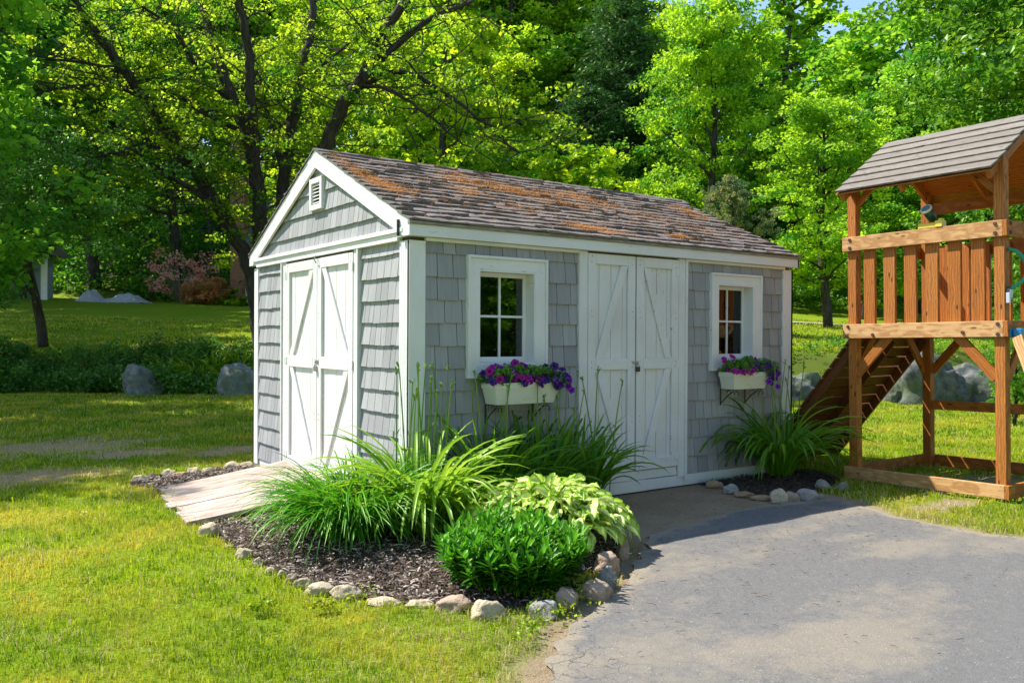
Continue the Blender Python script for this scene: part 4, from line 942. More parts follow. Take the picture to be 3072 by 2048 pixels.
def phlox():
    cx, cy = -.31, -1.84; root = empty('leafy_perennial', (cx, cy, .03), 'dark green mound of narrow leaved stems at the front of the bed', 'plant'); n = 270
    u = RN.random(n); r = .46*np.sqrt(u); a = RN.random(n)*6.283; lean = .15+.75*u; L = .31*(1-.25*u)+RN.normal(size=n)*.045
    bx = cx+np.cos(a)*r*.62; by = cy+np.sin(a)*r*.62; tx = cx+np.cos(a)*(r*.75+lean*L*.55); ty = cy+np.sin(a)*(r*.7+lean*L*.5); tz = .05+L*np.cos(lean*.75)
    parts = []; B, AZ, EL, LN, R = [], [], [], [], []
    for i in range(n):
        m = 17
        for k in range(m):
            t = .28+.72*k/(m-1); s = t**1.3
            B.append((bx[i]+(tx[i]-bx[i])*s, by[i]+(ty[i]-by[i])*s, .03+(tz[i]-.03)*t)); AZ.append(k*2.4+i); EL.append(.15+1.05*t**3+random.gauss(0, .15)); LN.append((.085+.04*random.random())*(1-.3*t**5)); R.append(min(1, max(0, .05+.62*t**3+random.gauss(0, .2))))
    n2 = len(B); V, F, E = strips(np.array(B), AZ, EL, LN, RN.random(n2)*.9, .020+.008*RN.random(n2), 5, lance(5), .3, 3, 1.3)
    V[:, 2] = np.maximum(V[:, 2], .02); strips_obj('leaves', [(V, F, E, np.array(R))], PHLOX, root)
    mb = MB()
    for i in range(n): mb.tube([(bx[i], by[i], .02), (bx[i]*.6+tx[i]*.4, by[i]*.6+ty[i]*.4, tz[i]*.5), (tx[i], ty[i], tz[i])], [.003, .003, .002], 4)
    mb.build('stems', SCAPE, root)
phlox()
# ================================================================ FLOWER BOXES
CREAM = m_paint('aged_white_box_paint', (.72, .72, .60), .35, .35)
def flower_box(x0, x1, zb, zt, label):
    root = empty('flower_box', ((x0+x1)/2, -.14, zb), label, 'flower box', 'flower boxes under the shed windows'); m = MB()
    yf, yb = -.245, -.045; t = .03
    def trough(inset, top, off):
        a, b = x0+inset*1.0, x1-inset; return a, b
    V = [(x0+.045, yb, zb), (x1-.045, yb, zb), (x1-.045, yf+.035, zb), (x0+.045, yf+.035, zb), (x0+.008, yb, zt-.045), (x1-.008, yb, zt-.045), (x1-.008, yf+.006, zt-.045), (x0+.008, yf+.006, zt-.045)]
    m.add(V, [(0, 3, 2, 1), (0, 1, 5, 4), (1, 2, 6, 5), (2, 3, 7, 6), (3, 0, 4, 7)]); m.build('trough', CREAM, root, bevel=.003)
    r = MB()
    for lo, hi in (((x0, yf, zt-.045), (x1, yf+.014, zt)), ((x0, yb-.014, zt-.045), (x1, yb, zt)), ((x0, yf+.014, zt-.045), (x0+.014, yb-.014, zt)), ((x1-.014, yf+.014, zt-.045), (x1, yb-.014, zt))): r.box(lo, hi)
    r.box((x0-.004, yf-.004, zt-.012), (x1+.004, yf, zt)); r.box((x0-.0045, yf, zt-.012), (x0, yb, zt)); r.build('rim', CREAM, root)
    s = MB(); s.box((x0+.015, yf+.015, zt-.06), (x1-.015, yb-.015, zt-.018)); s.build('potting_soil', SOIL, root)
    for xb in (x0+.06, x1-.13):
        b = MB(); b.box((xb-.008, -.024, zb-.17), (xb+.008, -.018, zb-.006)); b.box((xb-.008, -.25, zb-.0075), (xb+.008, -.018, zb-.0015))
        b.tube([(xb, -.022, zb-.155), (xb, -.10, zb-.075), (xb, -.19, zb-.018)], .0055, 6)
        c = []; 
        for k in range(13): th = math.pi*1.15-k*.36; rr = .032*(1-k*.035); c.append((xb, -.232+rr*math.cos(th)*-1, zb-.045+rr*math.sin(th)))
        b.tube(c, .0045, 5); c = [(xb, -.13+.022*math.cos(k*.42), zb-.035+.022*math.sin(k*.42)) for k in range(11)]; b.tube(c, .004, 5)
        b.build('bracket', METB, root)
    return root
flower_box(.655, 1.335, .915, 1.095, 'cream painted flower box on iron brackets under the larger left window')
flower_box(3.575, 4.15, .950, 1.125, 'cream painted flower box on iron brackets under the smaller right window')
def m_petal(name, c, d):
    x = NT(name); e = x.attr('edge').outputs['Fac']; col = x.mix(x.ramp(e, [(.12, 0.), (.5, 1.)]), d, c); x.col(col).rough(.6, .2); return x.m
PETALS = [m_petal('magenta_petals', (.31, .006, .22), (.10, .0, .09)), m_petal('violet_petals', (.18, .02, .34), (.05, .0, .10)), m_petal('dark_purple_petals', (.045, .015, .13), (.012, .0, .03))]
def petunia_mesh(mat):
    nr, ns = 5, 30; V = [(0, 0, -.028)]; E = [0.]
    for i in range(1, nr+1):
        t = i/nr
        for k in range(ns):
            a = 2*math.pi*k/ns; lobe = 1-.16*abs(math.cos(2.5*a))**3*t**2 if i >= 3 else 1
            r = [.0, .004, .009, .019, .028, .034][i]*lobe; z = [-.028, -.014, -.003, .002, .003, -.001][i]+.0022*math.sin(5*a+1)*(t**2)+.001*random.uniform(-1, 1); V.append((r*math.cos(a), r*math.sin(a), z)); E.append(t)
    F = [(0, 1+k, 1+(k+1) % ns) for k in range(ns)]
    for i in range(nr-1):
        for k in range(ns): F.append((1+i*ns+k, 1+(i+1)*ns+k, 1+(i+1)*ns+(k+1) % ns, 1+i*ns+(k+1) % ns))
    me = bpy.data.meshes.new('petunia_flower'); me.from_pydata(V, [], F); me.attributes.new('edge', 'FLOAT', 'POINT').data.foreach_set('value', E); me.materials.append(mat)
    for p in me.polygons: p.use_smooth = True
    return me
PM = [petunia_mesh(m) for m in PETALS]
def petunias(x0, x1, zt, lab, spill, seed, n=62):
    rs = random.Random(seed); root = empty('petunias', ((x0+x1)/2, -.15, zt), lab, 'flowers', 'petunias filling the flower boxes'); b0 = base_of(root)
    C = []
    for i in range(130):
        t = rs.random(); x = x0-.04+(x1-x0+.12)*t; yy = rs.uniform(-.27, -.05); z = zt-.01+rs.random()**.7*(.10+.05*math.sin(t*3.1))*(1-.2*abs(t-.5))
        if t > .78: z -= rs.random()*spill*.6; yy -= .02
        C.append((x, yy, z))
    C = np.array(C); P, T = clusters(C, .04, 26, .8); P[:, 1] = np.minimum(P[:, 1], -.03); leaf_obj('foliage', P, .022+.018*RN.random(len(P)), T*.6+.2, PETL, root, flat=.3, aspect=.5)
    for i in range(n):
        t = rs.random(); x = x0-.05+(x1-x0+.15)*t; f = rs.random()
        yy = -.28+f*.18; z = zt+.01+.115*f*rs.uniform(.7, 1.15)+rs.uniform(-.03, .03)
        if t > .75 and rs.random() < .7: z -= rs.random()*spill; yy = -.27-.02*rs.random()
        if t < .1: z -= rs.random()*.04
        k = (0 if rs.random() < .72 else 1) if t < .45 else ((0 if rs.random() < .30 else (1 if rs.random() < .35 else 2)) if t < .62 else (1 if rs.random() < .25+spill*1.5 else 2))
        if rs.random() < .22: k = 2
        o = bpy.data.objects.new('flower', PM[k]); COL.objects.link(o); o.parent = root; o['label'] = ('magenta flower', 'violet flower', 'dark purple flower')[k]
        o.location = Vector((x, yy, z))-Vector(b0); d = Vector((rs.gauss(-.35, .5), rs.gauss(-1.0, .35), rs.gauss(.45, .4))).normalized(); o.rotation_euler = d.to_track_quat('Z', 'Y').to_euler(); s = rs.uniform(.85, 1.25); o.scale = (s, s, s)
petunias(.66, 1.33, 1.095, 'magenta and dark purple petunias in the left flower box', .10, 3, 84)
petunias(3.58, 4.14, 1.125, 'magenta and violet petunias in the right flower box trailing over its right end', .17, 8, 84)
# ================================================================ PLAY TOWER
S_, D_ = 1.4916, 1.5116
SCL = 1.054
tower = empty('play_tower', (0, 0, 0), 'brown wooden play tower with a plank roof, railed deck and climbing ramp', 'playset')
def _tw():
    yaw, a, b = -1.5582, .0055, -.013
    Mz = Matrix.Rotation(yaw, 4, 'Z'); Mx = Matrix.Rotation(a, 4, 'X'); My = Matrix.Rotation(b, 4, 'Y')
    o = Vector((4.5147, -.9331, .0941)); c = Vector(CAM); o2 = c+(o-c)*SCL
    tower.matrix_world = Matrix.Translation(o2) @ (Mz @ Mx @ My) @ Matrix.Scale(SCL, 4)
_tw()
def tp(name, mat, f, bevel=.003, parent=None, smooth=False):
    mb = MB(); f(mb); return mb.build(name, mat, parent or tower, bevel=bevel, smooth=smooth, local=True)
pw, bt = .089, .038; S, D = S_, D_
for (u, v, zt) in ((0, 0, 2.97), (S-pw, 0, 2.97), (0, D-pw, 2.97), (S-pw, D-pw, 2.97)): tp('post', CEDAR, lambda m: m.box((u, v, -.03), (u+pw, v+pw, zt), axis=2))
def ring(name, z0, z1, sides, mat0, mat1):
    o = []
    if 'f' in sides: o.append(tp(name, mat0, lambda m: m.box((-bt, -bt, z0), (S, -.0005, z1), axis=0)))
    if 'r' in sides: o.append(tp(name, mat1, lambda m: m.box((S+.0005, -bt, z0), (S+bt, D+bt, z1), axis=1)))
    if 'l' in sides: o.append(tp(name, mat1, lambda m: m.box((-bt, .0005, z0), (-.0005, D, z1), axis=1)))
    if 'b' in sides: o.append(tp(name, mat1, lambda m: m.box((-bt, D+.0005, z0), (S, D+bt, z1), axis=0)))
    return o
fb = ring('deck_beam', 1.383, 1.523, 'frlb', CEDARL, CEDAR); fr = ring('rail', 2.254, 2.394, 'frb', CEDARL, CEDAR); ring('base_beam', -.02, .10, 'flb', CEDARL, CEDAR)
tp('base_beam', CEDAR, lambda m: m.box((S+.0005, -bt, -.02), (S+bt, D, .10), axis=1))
tp('rail', CEDAR, lambda m: m.box((-bt, D-.35, 2.254), (-.001, D, 2.394), axis=1))
for i in range(6):
    u = pw+.080+i*(S-2*pw-.160-.118)/5
    tp('picket', CEDAR, lambda m: m.box((u, .003, 1.50), (u+.118, .038, 2.36), axis=2))
    tp('picket', CEDAR, lambda m: m.box((u, D-.04, 1.50), (u+.118, D-.003, 2.36), axis=2))
tp('side_panel', CEDAR, lambda m: [m.box((S-.03, pw+.45+i*.125, 1.50), (S-.004, pw+.45+i*.125+.118, 2.25), axis=2) for i in range(7)])
for i in range(8): tp('deck_board', CEDAR, lambda m: m.box((.001, pw*0+.002+i*(D/8), 1.475), (S-.001, (i+1)*(D/8)-.006, 1.502), axis=0))
tp('deck_joist', CEDAR, lambda m: m.box((.02, D/2-.02, 1.385), (S-.02, D/2+.02, 1.474), axis=0))
for (p, q) in (((pw*.9, .02, 1.02), (.42, .02, 1.40)), ((S-pw*.9, .02, 1.02), (S-.42, .02, 1.40)), ((pw*.9, D-.02, 1.02), (.42, D-.02, 1.40)), ((S-pw*.9, D-.02, 1.02), (S-.42, D-.02, 1.40)), ((.02, pw*.9, 1.02), (.02, .42, 1.40)), ((.02, D-pw*.9, 1.02), (.02, D-.42, 1.40)), ((S-.02, pw*.9, 1.02), (S-.02, .42, 1.40)), ((S-.02, D-pw*.9, 1.02), (S-.02, D-.42, 1.40))):
    tp('brace', CEDAR, lambda m: m.board(p, q, .088, .034, (1, 0, 1) if abs(p[0]-q[0]) > .1 else (0, 1, 1)))
tp('cross_rail', CEDAR, lambda m: m.box((pw*.5, D-.035, .60), (S+.9, D-.0015, .70), axis=0))
# climbing ramp on the far left side
R0, R1 = Vector((0.02, 0, 1.40)), Vector((-1.12, 0, .0))
def cramp():
    dv = (R1-R0); L = dv.length; a = dv/L; up = Vector((a.z, 0, -a.x)); up = up if up.z > 0 else -up
    DKW = m_wood('shade_painted_cedar', (.15, .05, .014), (.19, .07, .02), (.07, .022, .006)); root = tp('climbing_ramp', DKW, lambda m: [m.board((R0.x+up.x*-.045, v, R0.z+up.z*-.045-.02), (R1.x+up.x*-.045, v, R1.z+up.z*-.045), .088, .036, tuple(up)) for v in (.08, .72, 1.36)])  # cedar colour lowered to paint in the shade under the ramp
    n = 13; g = L/n
    for i in range(n):
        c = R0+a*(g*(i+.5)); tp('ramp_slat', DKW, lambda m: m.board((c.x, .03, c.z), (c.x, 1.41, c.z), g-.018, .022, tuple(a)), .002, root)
    for i in (2, 5, 8, 11):
        c = R0+a*(g*i)+up*.03; tp('foot_cleat', CEDAR, lambda m: m.board((c.x, .25, c.z), (c.x, 1.2, c.z), .04, .03, tuple(a)), .002, root)
cramp()
# roof: lapped weathered boards on two slopes
HE, HP, FO = 2.84, 3.461, .207
def troof():
    u0, u1 = -.008, S-.0085; run = D/2+FO; n = 7
    for side in (0, 1):
        def f(m):
            sl = math.hypot(run, HP-HE); dv = np.array([0, run, HP-HE])/sl; nr = np.array([0, -(HP-HE), run])/sl
            for k in range(n):
                s0 = sl*k/n-.004; s1 = sl*(k+1)/n+.012; V = []; bc = []; off = np.array([random.random()*9, random.random()*5, 0.]); j0, j1 = random.uniform(-.006, .006), random.uniform(-.006, .006)
                for uu in (u0+j0, u1+j1):
                    for (s, h) in ((s0, .010), (s0, .029), (s1, .011), (s1, -.006)):
                        p = np.array([uu, -FO, HE-.02])+dv*s+nr*h
                        if side: p[1] = D-p[1]
                        V.append(p); bc.append(off+np.array([uu, s, h]))
                m.add(V, [(0, 1, 2, 3), (7, 6, 5, 4), (0, 4, 5, 1), (1, 5, 6, 2), (2, 6, 7, 3), (3, 7, 4, 0)], None, bc)
        r = tp('roof_slope', GREYW, f, .002)
        def g(m):
            for k in range(9):
                a, b = k/9, (k+1)/9-.006; V = []
                for uu in (u0+.006, u1-.006):
                    for (t, h) in ((a, -.012), (a, -.002), (b, -.002), (b, -.012)):
                        y = -FO+run*t+.01; z = HE-.02+(HP-HE)*t+h-.004
                        V.append((uu, D-y if side else y, z))
                m.add(V, [(0, 1, 2, 3), (7, 6, 5, 4), (0, 4, 5, 1), (1, 5, 6, 2), (2, 6, 7, 3), (3, 7, 4, 0)], None, np.array(V)+random.random()*5)
        tp('roof_lining', CEDAR, g, 0, r)
    sl = (HP-HE)/run
    for uu in (.045, S/2-.1, S-.06):
        for side in (0, 1):
            y0, y1 = -FO+.05, D/2-.002; a, b = (y0, HE+(y0+FO)*sl-.09), (y1, HE+(y1+FO)*sl-.09)
            if side: a, b = (D-a[0], a[1]), (D-b[0], b[1])
            tp('rafter', CEDAR, lambda m: m.board((uu, a[0], a[1]), (uu, b[0], b[1]), .088, .036, (0, 0, 1)))
    for v in (-.012, D-.026): tp('eave_beam', CEDAR, lambda m: m.box((.0, v, 2.74), (S, v+.036, 2.86), axis=0)) if v > 0 else None
    for (a, b) in (((S-.045, .07, 2.62), (S-.32, .07, 2.90)), ((.045, .07, 2.70), (.22, .07, 2.88))): tp('brace', CEDAR, lambda m: m.board(a, b, .06, .034, (1, 0, 1)))
troof()
# bolts as children of the boards they sit in
def bolts(par, pts, ax):
    for p in pts: tp('bolt', BOLT, lambda m: m.disc(p, .017, .010, ax, 12), 0, par)
bolts(fb[0], [(.01, -bt, 1.405), (.50*S-.46, -bt, 1.415), (.77*S, -bt, 1.425), (S-.045, -bt, 1.405), (S-.045, -bt, 1.495), (.02, -bt, 1.50)], (0, -1, 0))
bolts(fr[0], [(.045, -bt, 2.285), (.045, -bt, 2.365), (S-.06, -bt, 2.285), (S-.06, -bt, 2.365)], (0, -1, 0)); bolts(fr[1], [(S+bt, .03, 2.285), (S+bt, .03, 2.365)], (1, 0, 0))
PL_Y = m_plain('yellow_plastic', (.75, .55, .05), .35, .5); PL_G = m_plain('green_plastic', (.01, .26, .14), .3, .5); PL_B = m_plain('blue_metal', (.01, .16, .33), .35, .5); PL_D = m_plain('dark_green_plastic', (.01, .07, .04), .3, .5); PL_W = m_plain('pale_grey_plastic', (.5, .53, .58), .4, .5); PL_K = m_plain('dark_grey_plastic', (.03, .04, .055), .35, .5)
def telescope():
    c = Vector((.885, -.012, 2.394))
    def base(m):
        m.box((c.x-.14, -.04, 2.394), (c.x+.02, .03, 2.440)); m.box((c.x+.02, -.045, 2.394), (c.x+.09, .035, 2.455)); m.tube([(c.x+.06, 0, 2.45), (c.x+.06, 0, 2.475)], .028, 12)
    root = tp('telescope', PL_Y, base, .004); a = Vector((-.10, -.66, .62)).normalized(); p = Vector((c.x-.04, .02, 2.50))
    tp('telescope_tube', PL_D, lambda m: m.tube([p-a*.10, p-a*.02, p-a*.018, p+a*.09], [.028, .031, .040, .044], 20), 0, root, True)
    e = p+a*.09; tp('telescope_rim', m_plain('cream_plastic', (.72, .64, .42), .4, .5), lambda m: m.tube([e, e+a*.02], [.054, .054], 24), .002, root); tp('lens', m_plain('blue_lens', (.10, .22, .27), .1, .6), lambda m: m.tube([e+a*.0203, e+a*.022], [.043, .043], 24), 0, root)
telescope()
h = []
for t in np.linspace(0, 1, 22):
    P0 = [Vector((S+.010, .05, 2.14)), Vector((S+.10, .10, 2.15)), Vector((S+.16, .14, 1.98)), Vector((S+.17, .14, 1.86)), Vector((S+.06, .07, 1.83)), Vector((S+.008, .05, 1.79))]
    n_ = len(P0)-1; pt = Vector((0, 0, 0))
    for i, pp in enumerate(P0): pt += pp*math.comb(n_, i)*(t**i)*((1-t)**(n_-i))
    h.append(pt)
tp('grab_handle', PL_G, lambda m: m.tube(h, .016, 10), 0, None, True)
def gadget():
    root = tp('spray_gun', PL_K, lambda m: (m.box((S+.001, .012, 1.70), (S+.034, .058, 1.80)), m.tube([(S+.018, .035, 1.80), (S+.018, .035, 1.822)], .012, 10)), .006)
    tp('spray_gun_face', PL_W, lambda m: (m.box((S+.006, .004, 1.675), (S+.038, .030, 1.765)), m.box((S+.0345, .012, 1.72), (S+.040, .060, 1.792))), .005, root)
gadget()
tp('swing_bracket', PL_B, lambda m: (m.box((S+bt, -.02, 1.375), (S+bt+.012, .16, 1.45)), m.box((S+bt+.013, .02, 1.385), (S+bt+.09, .12, 1.455))), .006)
tp('swing_leg', CEDARL, lambda m: m.board((S+.10, .02, 1.38), (S+.72, -.35, -.02), .088, .07, (1, 0, .4)))
# ================================================================ TREES
def limb_path(p, d, L, n=7, up=.25, wob=.18):
    P = [Vector(p)]; d = Vector(d).normalized(); st = L/n
    for i in range(n):
        d = (d+Vector((random.gauss(0, wob), random.gauss(0, wob), random.gauss(0, wob)+up/n))).normalized(); P.append(P[-1]+d*st)
    return P
def proto_broad(seed, Hh=10., wide=2.9, low=.16, ncl=430, nl=72, leaf=.125, nb=30, top=1.0):
    random.seed(seed); global RN; RN = np.random.default_rng(seed)
    mb = MB(); lean = random.uniform(-.03, .03); tr = [(lean*z+.12*math.sin(z*.8+seed), .1*math.cos(z*.7+seed)-.1, z) for z in np.linspace(-.3, Hh*.93, 12)]
    mb.tube(tr, [.17*(1-.88*i/11)+.012 for i in range(12)], 8, rough=.12); C = []
    for i in range(nb):
        f = low+(0.95-low)*((i+.5)/nb)**.9; z = f*Hh; prof = math.sin(math.pi*min(1, max(.08, (f-low*.6)/(1.04-low*.6)))**.85)**.7
        L = wide*prof*random.uniform(.75, 1.12)+.25; a = i*2.4+random.gauss(0, .35); c = np.interp(z, [t[2] for t in tr], [t[0] for t in tr]), np.interp(z, [t[2] for t in tr], [t[1] for t in tr])
        P = limb_path((c[0], c[1], z-.2*L), (math.cos(a), math.sin(a), .45+.5*f), L, 6, .3, .14); mb.tube(P, [.045*(1-.85*k/6)*(.5+L/wide*.6)+.006 for k in range(7)], 5)
        for k in range(2, 7):
            for _ in range(3):
                C.append(P[k]+Vector((random.gauss(0, .28), random.gauss(0, .28), random.gauss(0, .2)+.05))*(.5+L*.28))
    C = np.array([tuple(c) for c in C]); sel = RN.permutation(len(C))[:ncl]; C = C[sel]
    t0 = np.clip(.45+.3*RN.normal(size=len(C)), 0, 1); P, T = clusters(C, .34+.22*RN.random(len(C)), nl, .5, t0, .16)
    P[:, 2] -= .12*np.hypot(P[:, 0]-np.repeat(C[:, 0], nl), P[:, 1]-np.repeat(C[:, 1], nl))
    cr = leaf_obj('crown', P, leaf*(.7+.6*RN.random(len(P))), T, LEAF_BG, None, None, .55, .75, .3, True); tk = mb.build('trunk', BARK, None, local=True, smooth=True)
    return cr.data, tk.data, [cr, tk]
def proto_pine(seed, Hh=10., wide=1.9, low=.3, dens=26):
    random.seed(seed); global RN; RN = np.random.default_rng(seed)
    mb = MB(); mb.tube([(.05*math.sin(z), .05*math.cos(z*1.3), z) for z in np.linspace(-.3, Hh, 12)], [.14*(1-.9*i/11)+.01 for i in range(12)], 8); P = []; T = []
    z = low*Hh
    while z < Hh*.99:
        f = z/Hh; m = random.randint(3, 5); a0 = random.random()*6.28
        for k in range(m):
            L = wide*(1-f)**.65*random.uniform(.55, 1.15)+.15; a = a0+k*6.283/m+random.gauss(0, .2); path = limb_path((0, 0, z), (math.cos(a), math.sin(a), .12+.3*f), L, 5, .12, .07); mb.tube(path, [.03, .026, .02, .014, .009, .004], 4)
            for j in range(1, 6):
                for _ in range(int(dens*(L/wide+.3)*.5)):
                    c = path[j]+Vector((random.gauss(0, .16), random.gauss(0, .16), random.gauss(.03, .07)))*(1+L*.25)
                    for _ in range(5): P.append(tuple(c+Vector((random.gauss(0, .06), random.gauss(0, .06), random.gauss(0, .04))))); T.append(.5+random.gauss(0, .2))
        z += .36+.12*random.random()
    P = np.array(P); cr = leaf_obj('crown', P, .17+.08*RN.random(len(P)), np.array(T), LEAF_PINE, None, None, .35, .22, 0., True); tk = mb.build('trunk', BARK, None, local=True, smooth=True)
    return cr.data, tk.data, [cr, tk]
PROTO = {'A': proto_broad(21), 'B': proto_broad(22, wide=2.4, low=.10, nb=34), 'C': proto_broad(23, wide=3.3, low=.22, nb=26), 'S': proto_broad(24, wide=2.0, low=.18, ncl=210, nl=36, leaf=.19, nb=20), 'P': proto_pine(31), 'Q': proto_pine(33, wide=1.5, low=.42, dens=16), 'U': proto_broad(26, wide=4.6, low=.06, ncl=430, nl=60, leaf=.15, nb=30)}
for k, v in PROTO.items():
    for o in v[2]: bpy.data.objects.remove(o)
random.seed(99); RN = np.random.default_rng(99)
def tree(kind, X, q, h, label, col=(1, 1, 1), w=1., name='tree', group='trees of the wooded hillside', cat='tree', dz=0.):
    x, y = at(X, q); root = empty(name, (x, y, Hf(x, y)+dz), label, cat, group); s = h/10.
    for nm, me in (('crown', PROTO[kind][0]), ('trunk', PROTO[kind][1])):
        o = bpy.data.objects.new(nm, me); COL.objects.link(o); o.parent = root; o.color = (*col, 1)
    root.scale = (s*w, s*w, s); root.rotation_euler = (0, 0, random.random()*6.28); return root
G1, G2, G3, G4, DK, YL = (1.35, 1.5, 1.6), (1.65, 1.65, 1.4), (1.1, 1.35, 1.7), (1.9, 1.75, 1.5), (.85, 1.1, 1.4), (2.3, 1.8, 1.)
TR = [
 ('C', -60, 66, 27, 'tall broadleaf tree at the far left edge of the woods', G3, 1.15), ('A', 150, 72, 29, 'tall hillside tree behind the left edge tree', G1, 1.1), ('B', 330, 64, 27, 'tall tree above the tarp pile, seen through the big maple limbs', G4, 1.2), ('A', 520, 70, 29, 'hillside tree rising behind the left maple limb', YL, 1.1),
 ('C', 700, 66, 28, 'broad hillside tree directly above the shed gable peak', G2, 1.1), ('B', 860, 60, 27, 'bright hillside tree right of the shed peak', G4, 1.15), ('A', 1010, 68, 29, 'tall hillside tree above the left third of the shed roof', G2, 1.1), ('C', 1150, 70, 30, 'tall tree at the left of the sky gap', G1, 1.), ('B', 1270, 66, 24, 'hillside tree left of the tall thin pine', G4, 1.1), ('A', 1390, 62, 19, 'bright hillside tree showing above the dark pines', G4, 1.2),
 ('Q', 1432, 52, 22, 'tall thin pine with a bare trunk reaching into the sky gap', (.9, .95, .9), 1.2), ('P', 1350, 48, 12., 'dark dense pine left of the tall thin pine', (.8, .9, .9), 1.5), ('P', 1240, 50, 10.5, 'dark low pine above the middle of the shed roof', (.75, .9, .95), 1.5), ('P', 1480, 56, 14, 'dark pine between the thin pine and the bright round tree', (.8, .9, .9), 1.3), ('P', 1410, 60, 13.5, 'dark pine filling the shade behind the thin pine trunk', (.7, .85, .95), 1.5),
 ('B', 1190, 60, 24, 'bright hillside tree between maple crown and dark pines', G4, 1.2), ('A', 1310, 72, 27, 'tall bright hillside tree above the pines', YL, 1.1), ('S', 1815, 54, 19, 'thin airy tree at the right side of the small sky gap', G2, 1.3), ('C', 1530, 76, 17, 'far tree showing just under the sky gap', G3, 1.), ('A', 1640, 42, 15.3, 'large bright tree above the right part of the shed roof', G4, .9), ('B', 1590, 47, 15, 'bright tree half hidden by the large bright one', G1, 1.1), ('B', 1760, 58, 15, 'darker tree right of the large bright one', G3, 1.),
 ('A', 1890, 30, 7.9, 'pale green rounded tree between shed and play tower', G4, 1.25), ('C', 1990, 36, 8., 'light green tree just left of the play tower roof', G2, 1.1), ('S', 1965, 44, 15., 'open airy tree with sky showing through above the pale green one', G2, 1.3), ('S', 2110, 40, 17, 'airy tree with visible dark branches above the play tower roof', G1, 1.3), ('B', 2150, 34, 11, 'green tree seen under the play tower roof', G1, 1.2), ('C', 2290, 40, 16, 'green tree behind the right half of the play tower', G2, 1.1), ('A', 2420, 46, 22, 'tall tree at the right edge of the picture', G1, 1.1),
 ('B', 30, 44, 14, 'shaded tree behind the grey outbuilding', DK, 1.2), ('A', 210, 50, 17, 'dark tree standing behind the tarp covered pile', DK, 1.2), ('C', 400, 52, 17, 'dark tree behind the pink flowering shrub', G3, 1.2), ('B', 560, 62, 21, 'green tree beside the brick chimney', G2, 1.1), ('A', 790, 44, 16, 'bright tree just behind the shed roof peak', YL, 1.1), ('S', 1030, 36, 15, 'slim multi stemmed tree above the shed roof ridge', YL, 1.0), ('S', 960, 40, 14, 'slim pale tree left of the multi stemmed one', G4, 1.1), ('B', 1130, 46, 14, 'yellow green tree left of the dark pines', YL, 1.2), ('A', 1730, 66, 16, 'hillside tree filling the wood behind the shed right end', DK, 1.2), ('U', 1900, 47, 9, 'dark leafy thicket at the wood edge right of the shed', G3, 1.), ('U', 2100, 48, 10, 'leafy thicket behind the boulders', G1, 1.), ('U', 1560, 50, 9, 'dark leafy thicket behind the right part of the shed roof', DK, 1.)]
for k, X, q, h, lab, col, w in TR: tree(k, X, q, h, lab, col, w, {'P': 'pine_tree', 'Q': 'pine_tree'}.get(k, 'thicket' if k == 'U' else 'broadleaf_tree'))
for i, (X, q, h, col, lab) in enumerate(((1300, 20.5, 6.9, YL, 'bright young sapling peeking over the middle of the shed roof'), (1205, 22, 6.6, G4, 'young sapling left of the bright one above the roof ridge'), (1385, 24, 6.4, YL, 'small leafy sapling low above the roof under the dark pines'))): tree('S', X, q, h-1.0, lab, col, 1.3, 'sapling', 'saplings growing behind the shed', 'sapling')
tree('U', 1680, 26, 4.5, 'olive grey bush above the right end of the shed roof', (1.3, .85, 6.), .7, 'bush', None, 'bush')
tree('U', 2330, 14.5, 2.3, 'dense dark green shrub at the right edge behind the play tower leg', G3, .75, 'shrub', None, 'shrub')
tree('A', -170, 17, 13.5, 'large shade tree mostly outside the left edge of the picture', G3, 1.1, 'broadleaf_tree', None)
for X, q, h, lab in ((-907, 13.2, 13, 'shade tree outside the picture at left nearest the lawn'), (-200, 38, 19, 'shade tree at the left end of the upper lawn'), (-360, 31, 17, 'shade tree outside the picture left of the ivy bank'), (-560, 24, 15, 'shade tree outside the picture behind the near left lawn'), (-90, 43, 18, 'shade tree beside the grey outbuilding')): tree('C', X, q, h, lab, G3, 1.15, 'broadleaf_tree', 'shade trees at the left of the lawns')
for i, (sx, q, k) in enumerate(((-26, -12, 'A'), (-17, -20, 'C'), (-8, -24, 'B'), (1, -26, 'A'), (10, -23, 'C'), (19, -18, 'B'), (27, -9, 'A'), (33, 2, 'C'))):
    o = tree(k, 1176, q, 13+i % 3, ('first', 'second', 'third', 'fourth', 'fifth', 'sixth', 'seventh', 'eighth')[i]+' of the trees standing behind the camera, counted from the left', G1, 1.35, 'broadleaf_tree', 'trees behind the camera'); o.location.x += RT[0]*sx; o.location.y += RT[1]*sx; o.location.z = 0
for sx, q, lab in ((17, -7, 'first'), (22, -3, 'second'), (26, 2, 'third'), (13, -11, 'fourth'), (30, 7, 'fifth'), (16.5, 2.2, 'sixth'), (20, .2, 'seventh'), (24.5, -1.4, 'eighth'), (29, -3.5, 'ninth'), (24, 8.2, 'tenth'), (13, -3, 'eleventh')):  # unseen thickets added to darken what the windows reflect
    o = tree('U', 1176, q, 7.5, lab+' thicket added behind the camera to darken the window reflections', G3, 1., 'thicket', 'thickets added behind the camera'); o.location.x += RT[0]*sx; o.location.y += RT[1]*sx; o.location.z = -.3
